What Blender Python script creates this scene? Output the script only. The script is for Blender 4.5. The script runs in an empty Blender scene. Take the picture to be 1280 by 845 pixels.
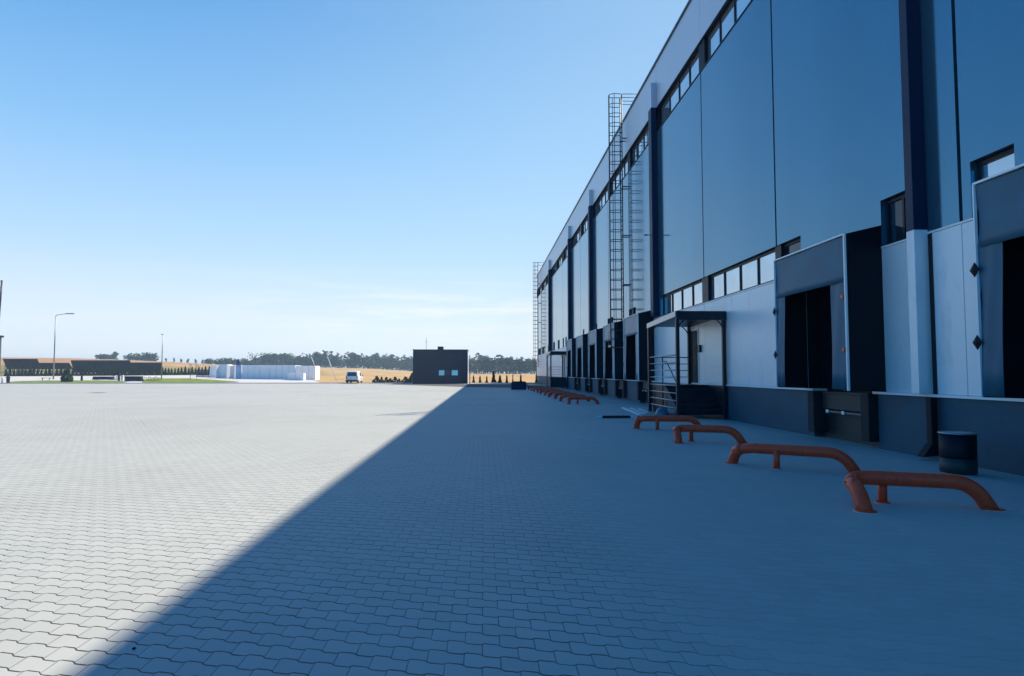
import bpy, bmesh, math, random
from mathutils import Vector, Matrix
R = math.radians
sc = bpy.context.scene
COL = sc.collection
rnd = random.Random(7)

# ------------------------------------------------------------------ camera
cam = bpy.data.cameras.new('camera'); camo = bpy.data.objects.new('camera', cam); COL.objects.link(camo)
camo.location = (0, 0, 1.6)
camo.rotation_euler = (R(90 + 3.1124), 0, R(-2.5728))
cam.sensor_width = 36; cam.lens = 22.5; cam.clip_end = 9000; cam.clip_start = 0.05
sc.camera = camo

# ------------------------------------------------------------------ sky and sun
SUN = Vector((11.13, 14.0, 17.85)).normalized()
EL = math.asin(SUN.z); AZ = math.atan2(SUN.x, SUN.y)
EXPO = 0.75; SUN_E = 4.95; SKY_E = 0.075
sc.view_settings.view_transform = 'Standard'; sc.view_settings.look = 'None'
sc.view_settings.exposure = EXPO; sc.view_settings.gamma = 1
w = bpy.data.worlds.new('World'); sc.world = w; w.use_nodes = True
nt = w.node_tree; N = nt.nodes; L = nt.links; N.clear()
def nd(nt, t, **k):
    n = nt.nodes.new(t)
    for a, b in k.items(): setattr(n, a, b)
    return n
def mth(nt, op, a, b=None, c=None, clamp=False):
    n = nt.nodes.new('ShaderNodeMath'); n.operation = op; n.use_clamp = clamp
    for i, v in enumerate((a, b, c)):
        if v is None: continue
        if isinstance(v, (int, float)): n.inputs[i].default_value = v
        else: nt.links.new(v, n.inputs[i])
    return n.outputs[0]
def mixc(nt, f, a, b, mode='MIX'):
    n = nt.nodes.new('ShaderNodeMix'); n.data_type = 'RGBA'; n.blend_type = mode
    for i, v in ((0, f), (6, a), (7, b)):
        if isinstance(v, (int, float)): n.inputs[i].default_value = v
        elif isinstance(v, tuple): n.inputs[i].default_value = v if len(v) == 4 else v + (1,)
        else: nt.links.new(v, n.inputs[i])
    return n.outputs[2]
def ramp(nt, f, stops, interp='LINEAR'):
    n = nt.nodes.new('ShaderNodeValToRGB'); n.color_ramp.interpolation = interp
    el = n.color_ramp.elements
    while len(el) < len(stops): el.new(0.5)
    for e, (p, c) in zip(el, stops): e.position = p; e.color = c if len(c) == 4 else c + (1,)
    nt.links.new(f, n.inputs[0]); return n.outputs[0]
sky = nd(nt, 'ShaderNodeTexSky', sky_type='NISHITA', sun_disc=False, sun_elevation=EL, sun_rotation=AZ)
sky.air_density = 1.0; sky.dust_density = 0.6; sky.ozone_density = 2.5
tc = nd(nt, 'ShaderNodeTexCoord'); sep = nd(nt, 'ShaderNodeSeparateXYZ'); L.new(tc.outputs['Generated'], sep.inputs[0])
X, Y, Z = sep.outputs
# sky: pale ahead; unseen part overhead and behind tinted deep blue to colour shade
up = mth(nt, 'ABSOLUTE', Z)
SK = [(0.0, (.90, .91, .95)), (0.07, (.79, .86, .97)), (0.18, (.49, .71, .97)), (0.32, (.26, .54, .91)), (0.48, (.11, .36, .76)), (0.7, (.018, .205, .58)), (1.0, (.008, .165, .50))]
grad = ramp(nt, up, SK)
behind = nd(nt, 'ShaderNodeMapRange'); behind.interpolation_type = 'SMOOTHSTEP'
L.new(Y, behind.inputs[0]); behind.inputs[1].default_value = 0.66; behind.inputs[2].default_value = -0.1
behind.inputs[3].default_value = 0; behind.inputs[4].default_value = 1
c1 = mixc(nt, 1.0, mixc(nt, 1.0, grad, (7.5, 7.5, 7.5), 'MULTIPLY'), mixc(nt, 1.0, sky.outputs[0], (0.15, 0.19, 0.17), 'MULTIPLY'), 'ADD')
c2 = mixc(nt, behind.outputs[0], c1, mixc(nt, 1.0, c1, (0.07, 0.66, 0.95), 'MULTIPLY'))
# brighter air on the side of the sky that holds the sun
def mapr(v, a, b_, lo, hi):
    n = nd(nt, 'ShaderNodeMapRange'); n.interpolation_type = 'SMOOTHSTEP'; L.new(v, n.inputs[0])
    for i_, q_ in enumerate((a, b_, lo, hi)): n.inputs[i_ + 1].default_value = q_
    return n.outputs[0]
glow = mth(nt, 'MULTIPLY', mth(nt, 'MULTIPLY', mapr(X, -0.60, 0.40, 0, 0.40), mapr(Y, 0.35, 0.75, 0, 1)), mapr(Z, 0.05, 0.3, 0, 1))
c2 = mixc(nt, glow, c2, (4.6, 6.2, 7.6))
# thin cirrus streaks low in the sky
mp = nd(nt, 'ShaderNodeMapping'); mp.inputs['Scale'].default_value = (3.2, 3.2, 42)
L.new(tc.outputs['Generated'], mp.inputs[0])
cn = nd(nt, 'ShaderNodeTexNoise'); cn.inputs['Scale'].default_value = 1.6; cn.inputs['Detail'].default_value = 7; cn.inputs['Roughness'].default_value = 0.6
L.new(mp.outputs[0], cn.inputs['Vector'])
cm = ramp(nt, cn.outputs[0], [(0.47, (0, 0, 0)), (0.66, (1, 1, 1))])
band = ramp(nt, Z, [(0.0, (0, 0, 0)), (0.035, (0.3, 0.3, 0.3)), (0.09, (0.75, 0.75, 0.75)), (0.16, (0, 0, 0))])
c3 = mixc(nt, mth(nt, 'MULTIPLY', mth(nt, 'MULTIPLY', cm, mth(nt, 'MULTIPLY', band, ramp(nt, mth(nt, 'ABSOLUTE', mth(nt, 'SUBTRACT', X, 0.0)), [(0.0, (1, 1, 1)), (0.22, (.8, .8, .8)), (0.4, (.15, .15, .15))]))), 0.9), c2, (8.6, 8.6, 8.7))
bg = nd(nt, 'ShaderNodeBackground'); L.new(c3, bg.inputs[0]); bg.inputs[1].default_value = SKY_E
ow = nd(nt, 'ShaderNodeOutputWorld'); L.new(bg.outputs[0], ow.inputs[0])
sl = bpy.data.lights.new('sun', 'SUN'); sl.energy = SUN_E; sl.angle = R(0.5); sl.color = (1.0, 0.875, 0.72)
so = bpy.data.objects.new('sun', sl); COL.objects.link(so); so.rotation_euler = (-SUN).to_track_quat('-Z', 'Y').to_euler(); so.location = (40, 50, 60)

# ------------------------------------------------------------------ materials
def mat(name, col, rough=0.6, metal=0.0, var=0.12, scale=3.0, spec=0.5, bump=0.0, bscale=40, dirt=None, coat=0.0, stretch=None, emit=None):
    m = bpy.data.materials.new(name); m.use_nodes = True; t = m.node_tree; b = t.nodes['Principled BSDF']
    g = nd(t, 'ShaderNodeNewGeometry')
    mpn = nd(t, 'ShaderNodeMapping'); t.links.new(g.outputs['Position'], mpn.inputs[0])
    if stretch: mpn.inputs['Scale'].default_value = stretch
    n = nd(t, 'ShaderNodeTexNoise'); n.inputs['Scale'].default_value = scale; n.inputs['Detail'].default_value = 5
    t.links.new(mpn.outputs[0], n.inputs['Vector'])
    lo = tuple(c * (1 - var) for c in col); hi = tuple(min(1, c * (1 + var)) for c in col)
    c = ramp(t, n.outputs[0], [(0.3, lo), (0.7, hi)])
    if dirt:
        n2 = nd(t, 'ShaderNodeTexNoise'); n2.inputs['Scale'].default_value = scale * 4; n2.inputs['Detail'].default_value = 8; n2.inputs['Roughness'].default_value = 0.7
        t.links.new(mpn.outputs[0], n2.inputs['Vector'])
        f = ramp(t, n2.outputs[0], [(0.52, (0, 0, 0)), (0.75, (0.7, 0.7, 0.7))])
        c = mixc(t, f, c, dirt)
    t.links.new(c, b.inputs['Base Color'])
    rr = mth(t, 'MULTIPLY_ADD', n.outputs[0], rough * 0.4, rough * 0.8); t.links.new(rr, b.inputs['Roughness'])
    b.inputs['Metallic'].default_value = metal; b.inputs['Specular IOR Level'].default_value = spec
    if coat: b.inputs['Coat Weight'].default_value = coat; b.inputs['Coat Roughness'].default_value = 0.05
    if bump:
        n3 = nd(t, 'ShaderNodeTexNoise'); n3.inputs['Scale'].default_value = bscale; n3.inputs['Detail'].default_value = 4 if bscale > 1.5 else 0.5
        t.links.new(g.outputs['Position'], n3.inputs['Vector'])
        bp = nd(t, 'ShaderNodeBump'); bp.inputs['Strength'].default_value = bump; bp.inputs['Distance'].default_value = 0.02
        t.links.new(n3.outputs[0], bp.inputs['Height']); t.links.new(bp.outputs[0], b.inputs['Normal'])
    return m
M = {}
M['clad'] = mat('blue_grey_cladding', (0.085, 0.225, 0.335), 0.13, 0.7, 0.07, 0.35, 0.5, bump=0.16, bscale=0.22, stretch=(1, 1, 0.25))
M['parapet'] = mat('pale_cladding', (0.50, 0.54, 0.62), 0.32, 0.25, 0.04, 0.4, stretch=(1, 1, .3))
M['white_clad'] = mat('white_cladding', (0.70, 0.76, 0.80), 0.34, 0.1, 0.05, 0.6, dirt=(0.50, 0.54, 0.56), stretch=(1, 1, .3))
M['black'] = mat('black_sheet', (0.003, 0.004, 0.010), 0.55, 0, 0.2, 2, spec=0.25)
M['joint'] = mat('joint_black', (0.008, 0.009, 0.013), 0.7)
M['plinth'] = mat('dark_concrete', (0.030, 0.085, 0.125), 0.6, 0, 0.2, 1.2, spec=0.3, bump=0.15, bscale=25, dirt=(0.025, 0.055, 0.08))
M['frame'] = mat('window_frame', (0.006, 0.010, 0.020), 0.45, 0, 0.1, spec=0.3)
M['trim'] = mat('light_metal_trim', (0.80, 0.82, 0.84), 0.4, 0.0, 0.03)
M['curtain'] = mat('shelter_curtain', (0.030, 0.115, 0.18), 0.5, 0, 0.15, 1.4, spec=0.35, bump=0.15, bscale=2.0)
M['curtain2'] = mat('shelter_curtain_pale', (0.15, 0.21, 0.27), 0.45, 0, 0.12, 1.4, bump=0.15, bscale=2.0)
M['steel'] = mat('dark_steel', (0.012, 0.016, 0.028), 0.38, 0.4, 0.2, 6)
M['galv'] = mat('galvanised_steel', (0.36, 0.38, 0.40), 0.36, 0.85, 0.15, 9)
M['gsteel'] = mat('grey_steel', (0.10, 0.115, 0.14), 0.35, 0.6, 0.15, 9)
M['orange'] = mat('orange_paint', (1.0, 0.075, 0.022), 0.4, 0, 0.10, 3.5, dirt=(0.16, 0.035, 0.022), spec=0.3, coat=0.12, bump=0.12, bscale=60)
M['red'] = mat('reflector_red', (0.75, 0.09, 0.02), 0.3)
M['rubber'] = mat('rubber', (0.008, 0.009, 0.013), 0.75, 0, 0.2, 8, bump=0.2)
M['olive'] = mat('dock_steel', (0.022, 0.032, 0.034), 0.5, 0.2, 0.2, 4)
M['door'] = mat('dock_door', (0.004, 0.005, 0.010), 0.5, spec=0.25)
M['roofing'] = mat('roofing', (0.25, 0.25, 0.26), 0.8)
M['navy'] = mat('navy_cladding', (0.006, 0.014, 0.050), 0.5, 0, 0.1, 1, spec=0.3)
M['grey_blk'] = mat('grey_render', (0.055, 0.06, 0.075), 0.7, 0, 0.1, 1)
M['white_paint'] = mat('white_paint', (0.78, 0.79, 0.80), 0.25, 0, 0.03, 2, coat=0.4)
M['wrap'] = mat('white_wrap', (0.88, 0.86, 0.84), 0.5, 0, 0.05, 1.6, bump=0.3, bscale=4)
M['wrapblue'] = mat('blue_wrap', (0.45, 0.55, 0.70), 0.4, 0, 0.12, 1.6, bump=0.3, bscale=4)
M['tarp'] = mat('blue_tarpaulin', (0.02, 0.035, 0.12), 0.5, 0, 0.25, 2, bump=0.6, bscale=5)
M['glassdark'] = mat('dark_glass', (0.02, 0.025, 0.04), 0.05, 0.0, 0.05)
M['pv'] = mat('solar_panel_back', (0.018, 0.026, 0.050), 0.45, 0.1, 0.2, 1)
M['bin'] = mat('bin_shell', (0.018, 0.024, 0.022), 0.5, 0, 0.15, 5)
M['lampglass'] = mat('lamp_lens', (0.85, 0.85, 0.8), 0.2)
M['wood'] = mat('timber', (0.30, 0.22, 0.14), 0.7, 0, 0.25, 8)
M['bark'] = mat('bark', (0.09, 0.065, 0.045), 0.85, 0, 0.3, 6)
M['pole'] = mat('light_pole', (0.24, 0.25, 0.27), 0.45, 0.5, 0.1, 6)
M['concrete'] = mat('pale_concrete', (0.47, 0.46, 0.44), 0.8, 0, 0.08, 0.4, dirt=(0.40, 0.39, 0.37))
M['asphalt'] = mat('asphalt', (0.045, 0.047, 0.05), 0.85, 0, 0.2, 3)
M['lawn'] = mat('lawn', (0.14, 0.19, 0.03), 0.9, 0, 0.35, 1.2, spec=0.1)
M['taillight'] = mat('tail_light', (0.35, 0.015, 0.01), 0.2)
M['plate'] = mat('number_plate', (0.7, 0.7, 0.68), 0.4)
# window glass: coated, mirrors the sky at a grazing view
m = mat('window_glass', (0.55, 0.62, 0.68), 0.03, 0.85, 0.10, 1, bump=0.05, bscale=1.6); M['glass'] = m
def leafmat(name, a, b, trans=0.15):
    m = bpy.data.materials.new(name); m.use_nodes = True; t = m.node_tree; p = t.nodes['Principled BSDF']
    g = nd(t, 'ShaderNodeNewGeometry'); n = nd(t, 'ShaderNodeTexNoise'); n.inputs['Scale'].default_value = 0.5; n.inputs['Detail'].default_value = 6
    t.links.new(g.outputs['Position'], n.inputs['Vector'])
    f = mth(t, 'ADD', mth(t, 'MULTIPLY', n.outputs[0], 0.7), mth(t, 'MULTIPLY', g.outputs['Random Per Island'], 0.35))
    t.links.new(ramp(t, f, [(0.3, a), (0.8, b)]), p.inputs['Base Color'])
    p.inputs['Roughness'].default_value = 0.75; p.inputs['Specular IOR Level'].default_value = 0.2
    return m
M['leaf'] = leafmat('tree_leaves', (0.018, 0.038, 0.014), (0.060, 0.095, 0.030))
M['leaf2'] = leafmat('tree_leaves_pale', (0.035, 0.05, 0.025), (0.10, 0.115, 0.055))
M['thuja'] = leafmat('conifer_leaves', (0.012, 0.024, 0.010), (0.035, 0.055, 0.02))
M['bush'] = leafmat('bush_leaves', (0.022, 0.050, 0.020), (0.06, 0.11, 0.04))
M['gold'] = leafmat('dry_shrub_leaves', (0.12, 0.11, 0.02), (0.30, 0.24, 0.05))

# ------- interlocking double-T concrete pavers
def paver_mat():
    m = bpy.data.materials.new('concrete_pavers'); m.use_nodes = True; t = m.node_tree; b = t.nodes['Principled BSDF']
    g = nd(t, 'ShaderNodeNewGeometry'); s = nd(t, 'ShaderNodeSeparateXYZ'); t.links.new(g.outputs['Position'], s.inputs[0])
    x, y, z = s.outputs
    big = nd(t, 'ShaderNodeTexNoise'); big.inputs['Scale'].default_value = 0.35; big.inputs['Detail'].default_value = 3
    t.links.new(g.outputs['Position'], big.inputs['Vector'])
    W, H, A = 0.205, 0.150, 0.0115
    u = mth(t, 'DIVIDE', x, W)
    v = mth(t, 'DIVIDE', mth(t, 'MULTIPLY_ADD', x, 0.27, mth(t, 'MULTIPLY_ADD', big.outputs[0], 0.05, y)), H)
    # trapezoid wave along u, period 1, range -1..1
    pp = mth(t, 'PINGPONG', mth(t, 'ADD', u, 100.25), 0.5)
    tr = mth(t, 'MULTIPLY', mth(t, 'SUBTRACT', pp, 0.25), 14.0)
    tr = mth(t, 'MINIMUM', mth(t, 'MAXIMUM', tr, -1.0), 1.0)
    # nearest course joint
    k = mth(t, 'ROUND', v)
    par = mth(t, 'SUBTRACT', 1.0, mth(t, 'MULTIPLY', 2.0, mth(t, 'FLOORED_MODULO', k, 2.0)))
    off = mth(t, 'MULTIPLY', mth(t, 'MULTIPLY', tr, par), A / H)
    dv = mth(t, 'SUBTRACT', mth(t, 'SUBTRACT', v, k), off)
    # course index from the side of that joint
    row = mth(t, 'SUBTRACT', k, mth(t, 'LESS_THAN', dv, 0.0))
    rp = mth(t, 'MULTIPLY', mth(t, 'FLOORED_MODULO', row, 2.0), 0.5)
    uu = mth(t, 'ADD', mth(t, 'ADD', u, rp), 0.25 + 0.25)
    ku = mth(t, 'ROUND', uu); du = mth(t, 'ABSOLUTE', mth(t, 'SUBTRACT', uu, ku))
    dist_v = mth(t, 'MULTIPLY', mth(t, 'ABSOLUTE', dv), H); dist_u = mth(t, 'MULTIPLY', du, W)
    # wandering joint width
    jn = nd(t, 'ShaderNodeTexNoise'); jn.inputs['Scale'].default_value = 6; t.links.new(g.outputs['Position'], jn.inputs['Vector'])
    wv = mth(t, 'MULTIPLY_ADD', jn.outputs[0], 0.0095, 0.0016)
    wu = mth(t, 'MULTIPLY_ADD', jn.outputs[0], 0.0050, 0.0004)
    jv = mth(t, 'LESS_THAN', dist_v, wv); ju = mth(t, 'LESS_THAN', dist_u, wu)
    joint = mth(t, 'MAXIMUM', jv, mth(t, 'MULTIPLY', ju, 0.7))
    # joints swept full of sand in places, most of all on the truck side near the docks
    sw = nd(t, 'ShaderNodeTexNoise'); sw.inputs['Scale'].default_value = 0.8; sw.inputs['Detail'].default_value = 4
    t.links.new(g.outputs['Position'], sw.inputs['Vector'])
    fillx = nd(t, 'ShaderNodeMapRange'); fillx.interpolation_type = 'SMOOTHSTEP'
    t.links.new(mth(t, 'MULTIPLY_ADD', sw.outputs[0], 1.2, x), fillx.inputs[0]); fillx.inputs[1].default_value = 0.9; fillx.inputs[2].default_value = 2.6; fillx.inputs[3].default_value = 1.0; fillx.inputs[4].default_value = 0.16
    joint = mth(t, 'MULTIPLY', mth(t, 'MULTIPLY', joint, fillx.outputs[0]), ramp(t, sw.outputs[0], [(0.32, (.7, .7, .7)), (0.48, (1, 1, 1))]))
    cmb = nd(t, 'ShaderNodeCombineXYZ'); t.links.new(mth(t, 'FLOOR', uu), cmb.inputs[0]); t.links.new(row, cmb.inputs[1])
    wn = nd(t, 'ShaderNodeTexWhiteNoise'); wn.noise_dimensions = '3D'; t.links.new(cmb.outputs[0], wn.inputs['Vector'])
    fine = nd(t, 'ShaderNodeTexNoise'); fine.inputs['Scale'].default_value = 120; fine.inputs['Detail'].default_value = 3
    t.links.new(g.outputs['Position'], fine.inputs['Vector'])
    val = mth(t, 'ADD', mth(t, 'MULTIPLY', wn.outputs['Value'], 0.35), mth(t, 'ADD', mth(t, 'MULTIPLY', big.outputs[0], 0.45), mth(t, 'MULTIPLY', fine.outputs[0], 0.20)))
    col = ramp(t, val, [(0.2, (0.350, 0.375, 0.355)), (0.8, (0.405, 0.425, 0.400))])
    # stains and tyre dust
    st = nd(t, 'ShaderNodeTexNoise'); st.inputs['Scale'].default_value = 0.12; st.inputs['Detail'].default_value = 8; st.inputs['Roughness'].default_value = 0.65
    t.links.new(g.outputs['Position'], st.inputs['Vector'])
    col = mixc(t, ramp(t, st.outputs[0], [(0.47, (0, 0, 0)), (0.72, (0.55, 0.55, 0.55))]), col, (0.29, 0.28, 0.26))
    col = mixc(t, mth(t, 'MULTIPLY', joint, 0.95), col, (0.045, 0.042, 0.038))
    t.links.new(col, b.inputs['Base Color']); b.inputs['Roughness'].default_value = 0.60; b.inputs['Specular IOR Level'].default_value = 0.18
    hgt = mth(t, 'MINIMUM', mth(t, 'DIVIDE', mth(t, 'MINIMUM', dist_v, mth(t, 'MULTIPLY_ADD', dist_u, 1.0, 0.002)), 0.008), 1.0)
    hgt = mth(t, 'ADD', hgt, mth(t, 'MULTIPLY', wn.outputs['Value'], 0.35))
    bp = nd(t, 'ShaderNodeBump'); t.links.new(mth(t, 'MULTIPLY', fillx.outputs[0], 0.5), bp.inputs['Strength']); bp.inputs['Distance'].default_value = 0.006
    t.links.new(hgt, bp.inputs['Height']); t.links.new(bp.outputs[0], b.inputs['Normal'])
    return m
M['paver'] = paver_mat()
def field_mat():
    m = bpy.data.materials.new('stubble_field'); m.use_nodes = True; t = m.node_tree; b = t.nodes['Principled BSDF']
    g = nd(t, 'ShaderNodeNewGeometry'); s = nd(t, 'ShaderNodeSeparateXYZ'); t.links.new(g.outputs['Position'], s.inputs[0])
    mpn = nd(t, 'ShaderNodeMapping'); t.links.new(g.outputs['Position'], mpn.inputs[0]); mpn.inputs['Scale'].default_value = (1, 0.25, 1)
    n = nd(t, 'ShaderNodeTexNoise'); n.inputs['Scale'].default_value = 0.12; n.inputs['Detail'].default_value = 9; n.inputs['Roughness'].default_value = 0.68
    t.links.new(mpn.outputs[0], n.inputs['Vector'])
    straw = ramp(t, n.outputs[0], [(0.3, (0.29, 0.18, 0.07)), (0.5, (0.41, 0.27, 0.12)), (0.7, (0.50, 0.36, 0.18))])
    soil = ramp(t, n.outputs[0], [(0.3, (0.28, 0.15, 0.065)), (0.7, (0.42, 0.25, 0.12))])
    weed = ramp(t, n.outputs[0], [(0.3, (0.08, 0.10, 0.03)), (0.6, (0.22, 0.20, 0.08)), (0.75, (0.34, 0.27, 0.13))])
    # ploughed brown soil on the far left slope, weeds on its near foot, stubble elsewhere (fixed places)
    fl = nd(t, 'ShaderNodeMapRange'); t.links.new(s.outputs[0], fl.inputs[0]); fl.inputs[1].default_value = -90; fl.inputs[2].default_value = -190
    fl.interpolation_type = 'SMOOTHSTEP'
    c = mixc(t, fl.outputs[0], straw, soil)
    fy = nd(t, 'ShaderNodeMapRange'); t.links.new(mth(t, 'MULTIPLY_ADD', n.outputs[0], 90, s.outputs[1]), fy.inputs[0]); fy.inputs[1].default_value = 300; fy.inputs[2].default_value = 235
    fx = nd(t, 'ShaderNodeMapRange'); t.links.new(s.outputs[0], fx.inputs[0]); fx.inputs[1].default_value = -34; fx.inputs[2].default_value = -60
    c = mixc(t, mth(t, 'MULTIPLY', fy.outputs[0], fx.outputs[0]), c, weed)
    t.links.new(c, b.inputs['Base Color']); b.inputs['Roughness'].default_value = 0.95; b.inputs['Specular IOR Level'].default_value = 0.1
    return m
M['field'] = field_mat()

# ------------------------------------------------------------------ mesh helpers
class MB:
    def __init__(s): s.v = []; s.f = []; s.sm = []
    def poly(s, vs, fs, smooth=False):
        o = len(s.v); s.v += [tuple(p) for p in vs]
        for f in fs: s.f.append(tuple(i + o for i in f)); s.sm.append(smooth)
        return s
    def box(s, x0, x1, y0, y1, z0, z1):
        vs = [(x, y, z) for z in (z0, z1) for y in (y0, y1) for x in (x0, x1)]
        return s.poly(vs, [(0, 2, 3, 1), (4, 5, 7, 6), (0, 1, 5, 4), (2, 6, 7, 3), (0, 4, 6, 2), (1, 3, 7, 5)])
    def bbox(s, x0, x1, y0, y1, z0, z1, b=0.01):      # bevelled box
        bm = bmesh.new(); bmesh.ops.create_cube(bm, size=1)
        for v in bm.verts: v.co = Vector(((x0 + x1) / 2 + v.co.x * (x1 - x0), (y0 + y1) / 2 + v.co.y * (y1 - y0), (z0 + z1) / 2 + v.co.z * (z1 - z0)))
        bmesh.ops.bevel(bm, geom=bm.edges[:], offset=b, segments=2, affect='EDGES', profile=0.5)
        s.poly([v.co for v in bm.verts], [[v.index for v in f.verts] for f in bm.faces]); bm.free(); return s
    def tube(s, pts, r, n=8, cap=True, r1=None):
        pts = [Vector(p) for p in pts]; o = len(s.v); prev = None
        for i, p in enumerate(pts):
            d = (pts[min(i + 1, len(pts) - 1)] - pts[max(i - 1, 0)]).normalized()
            if prev is None:
                a = Vector((0, 0, 1)) if abs(d.z) < 0.9 else Vector((1, 0, 0)); e = d.cross(a).normalized()
            else: e = (prev - d * prev.dot(d)).normalized()
            prev = e; g = d.cross(e)
            rr = r if r1 is None else r + (r1 - r) * i / max(1, len(pts) - 1)
            for k in range(n):
                t = 2 * math.pi * k / n; s.v.append(tuple(p + (e * math.cos(t) + g * math.sin(t)) * rr))
        for i in range(len(pts) - 1):
            for k in range(n):
                s.f.append((o + i * n + k, o + i * n + (k + 1) % n, o + (i + 1) * n + (k + 1) % n, o + (i + 1) * n + k)); s.sm.append(n > 5)
        if cap:
            s.f.append(tuple(o + k for k in range(n))[::-1]); s.sm.append(False)
            q = o + (len(pts) - 1) * n; s.f.append(tuple(q + k for k in range(n))); s.sm.append(False)
        return s
    def lathe(s, prof, c, n=20):
        o = len(s.v)
        for r, z in prof:
            for k in range(n):
                t = 2 * math.pi * k / n; s.v.append((c[0] + r * math.cos(t), c[1] + r * math.sin(t), c[2] + z))
        for i in range(len(prof) - 1):
            for k in range(n): s.f.append((o + i * n + k, o + i * n + (k + 1) % n, o + (i + 1) * n + (k + 1) % n, o + (i + 1) * n + k)); s.sm.append(True)
        s.f.append(tuple(o + k for k in range(n))[::-1]); s.sm.append(False)
        q = o + (len(prof) - 1) * n; s.f.append(tuple(q + k for k in range(n))); s.sm.append(False)
        return s
    def extr(s, outline, axis, a, b):      # outline: 2D points; extruded along axis
        n = len(outline)
        def P(p, t): return (t, p[0], p[1]) if axis == 'x' else ((p[0], t, p[1]) if axis == 'y' else (p[0], p[1], t))
        vs = [P(p, a) for p in outline] + [P(p, b) for p in outline]
        return s.poly(vs, [tuple(range(n))[::-1], tuple(range(n, 2 * n))] + [(i, (i + 1) % n, n + (i + 1) % n, n + i) for i in range(n)])
    def build(s, name, m, parent=None):
        off = Vector((0, 0, 0)); p = parent
        while p: off += p.location; p = p.parent
        me = bpy.data.meshes.new(name); me.from_pydata([tuple(Vector(v) - off) for v in s.v], [], s.f)
        me.polygons.foreach_set('use_smooth', s.sm); me.materials.append(m)
        bm = bmesh.new(); bm.from_mesh(me); bmesh.ops.recalc_face_normals(bm, faces=bm.faces[:]) if len(bm.faces) < 4000 else None
        bm.to_mesh(me); bm.free(); me.update()
        o = bpy.data.objects.new(name, me); COL.objects.link(o)
        if parent: o.parent = parent
        return o
def tag(o, label=None, cat=None, group=None, kind=None):
    if label: o['label'] = label
    if cat: o['category'] = cat
    if group: o['group'] = group
    if kind: o['kind'] = kind
    return o
def empty(name, loc, label, cat, group=None):
    o = bpy.data.objects.new(name, None); COL.objects.link(o); o.location = loc; o.empty_display_size = 0.2
    return tag(o, label, cat, group)
def copy_tree(o, kids, parent=None):
    c = o.copy(); COL.objects.link(c)
    if parent: c.parent = parent
    for ch in kids.get(o.name, []): copy_tree(ch, kids, c)
    return c
def kidmap():
    k = {}
    for o in bpy.data.objects:
        if o.parent: k.setdefault(o.parent.name, []).append(o)
    return k
def fillet(pts, r, n=7):
    pts = [Vector(p) for p in pts]; out = [pts[0]]
    for i in range(1, len(pts) - 1):
        a, b, c = pts[i - 1], pts[i], pts[i + 1]; rr = min(r, (a - b).length * 0.49, (c - b).length * 0.49) if not isinstance(r, (list,)) else min(r[i - 1], (a - b).length * .95, (c - b).length * .95)
        p0 = b + (a - b).normalized() * rr; p1 = b + (c - b).normalized() * rr
        for k in range(n + 1):
            t = k / n; out.append(p0 * (1 - t) ** 2 + b * 2 * t * (1 - t) + p1 * t ** 2)
    out.append(pts[-1]); return out

# ------------------------------------------------------------------ terrain
def interp(tab, x):
    if x <= tab[0][0]: return tab[0][1]
    for (a, b), (c, d) in zip(tab, tab[1:]):
        if x <= c: return b + (d - b) * (x - a) / (c - a)
    return tab[-1][1]
CR = camo.rotation_euler.to_matrix()
def direction(xp, yp): return CR @ Vector(((xp - 640) / 800, -(yp - 422.5) / 800, -1))
def px(v):      # slope X/Y of the line of sight through an image column at the horizon
    d = direction(v, 466); return d.x / d.y
def zat(xp, yp, Y):      # height at distance Y seen at an image point
    d = direction(xp, yp); return 1.6 + d.z / d.y * Y
LOW = [(px(0), 0.80), (px(150), 0.95), (px(262), 1.15), (px(330), 0.9), (px(396), 0.55), (px(470), 0.1), (px(520), 0)]
HT = [(-200, 446), (5, 446.5), (90, 447.5), (150, 449.5), (200, 451.5), (262, 455), (330, 457), (395, 459), (460, 460.5), (518, 464), (560, 465.6), (600, 467), (700, 467.3)]
HILL = [(px(a), zat(a, b, 350)) for a, b in HT]
def hgt(x, y):
    if y <= 100: return 0.0
    u = x / y
    a, b = interp(LOW, u), interp(HILL, u)
    if y <= 150: return a * (y - 100) / 50
    if y <= 350: return a + (b - a) * (y - 150) / 200
    return max(b - (y - 350) * 0.012, -6)
def sheet(name, xs, ys, zf, m, kind='structure', label=None, cat=None):
    vs = [(x, y, zf(x, y)) for y in ys for x in xs]; n = len(xs)
    fs = [(j * n + i, j * n + i + 1, (j + 1) * n + i + 1, (j + 1) * n + i) for j in range(len(ys) - 1) for i in range(n - 1)]
    b = MB(); b.poly(vs, fs, True); o = b.build(name, m); tag(o, label, cat, None, kind); return o
xs = [-1500, -1100, -750, -560] + list(range(-460, 60, 6)) + [90, 150, 250, 400, 700, 1200, 1500]
ys = [-400, -150, -60, 60, 95] + list(range(100, 360, 6)) + [360, 400, 460, 550, 700, 1000, 1500]
sheet('ground', xs, ys, lambda x, y: hgt(x, y) - (0.30 if y < 99 else 0.03), M['field'])
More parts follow.
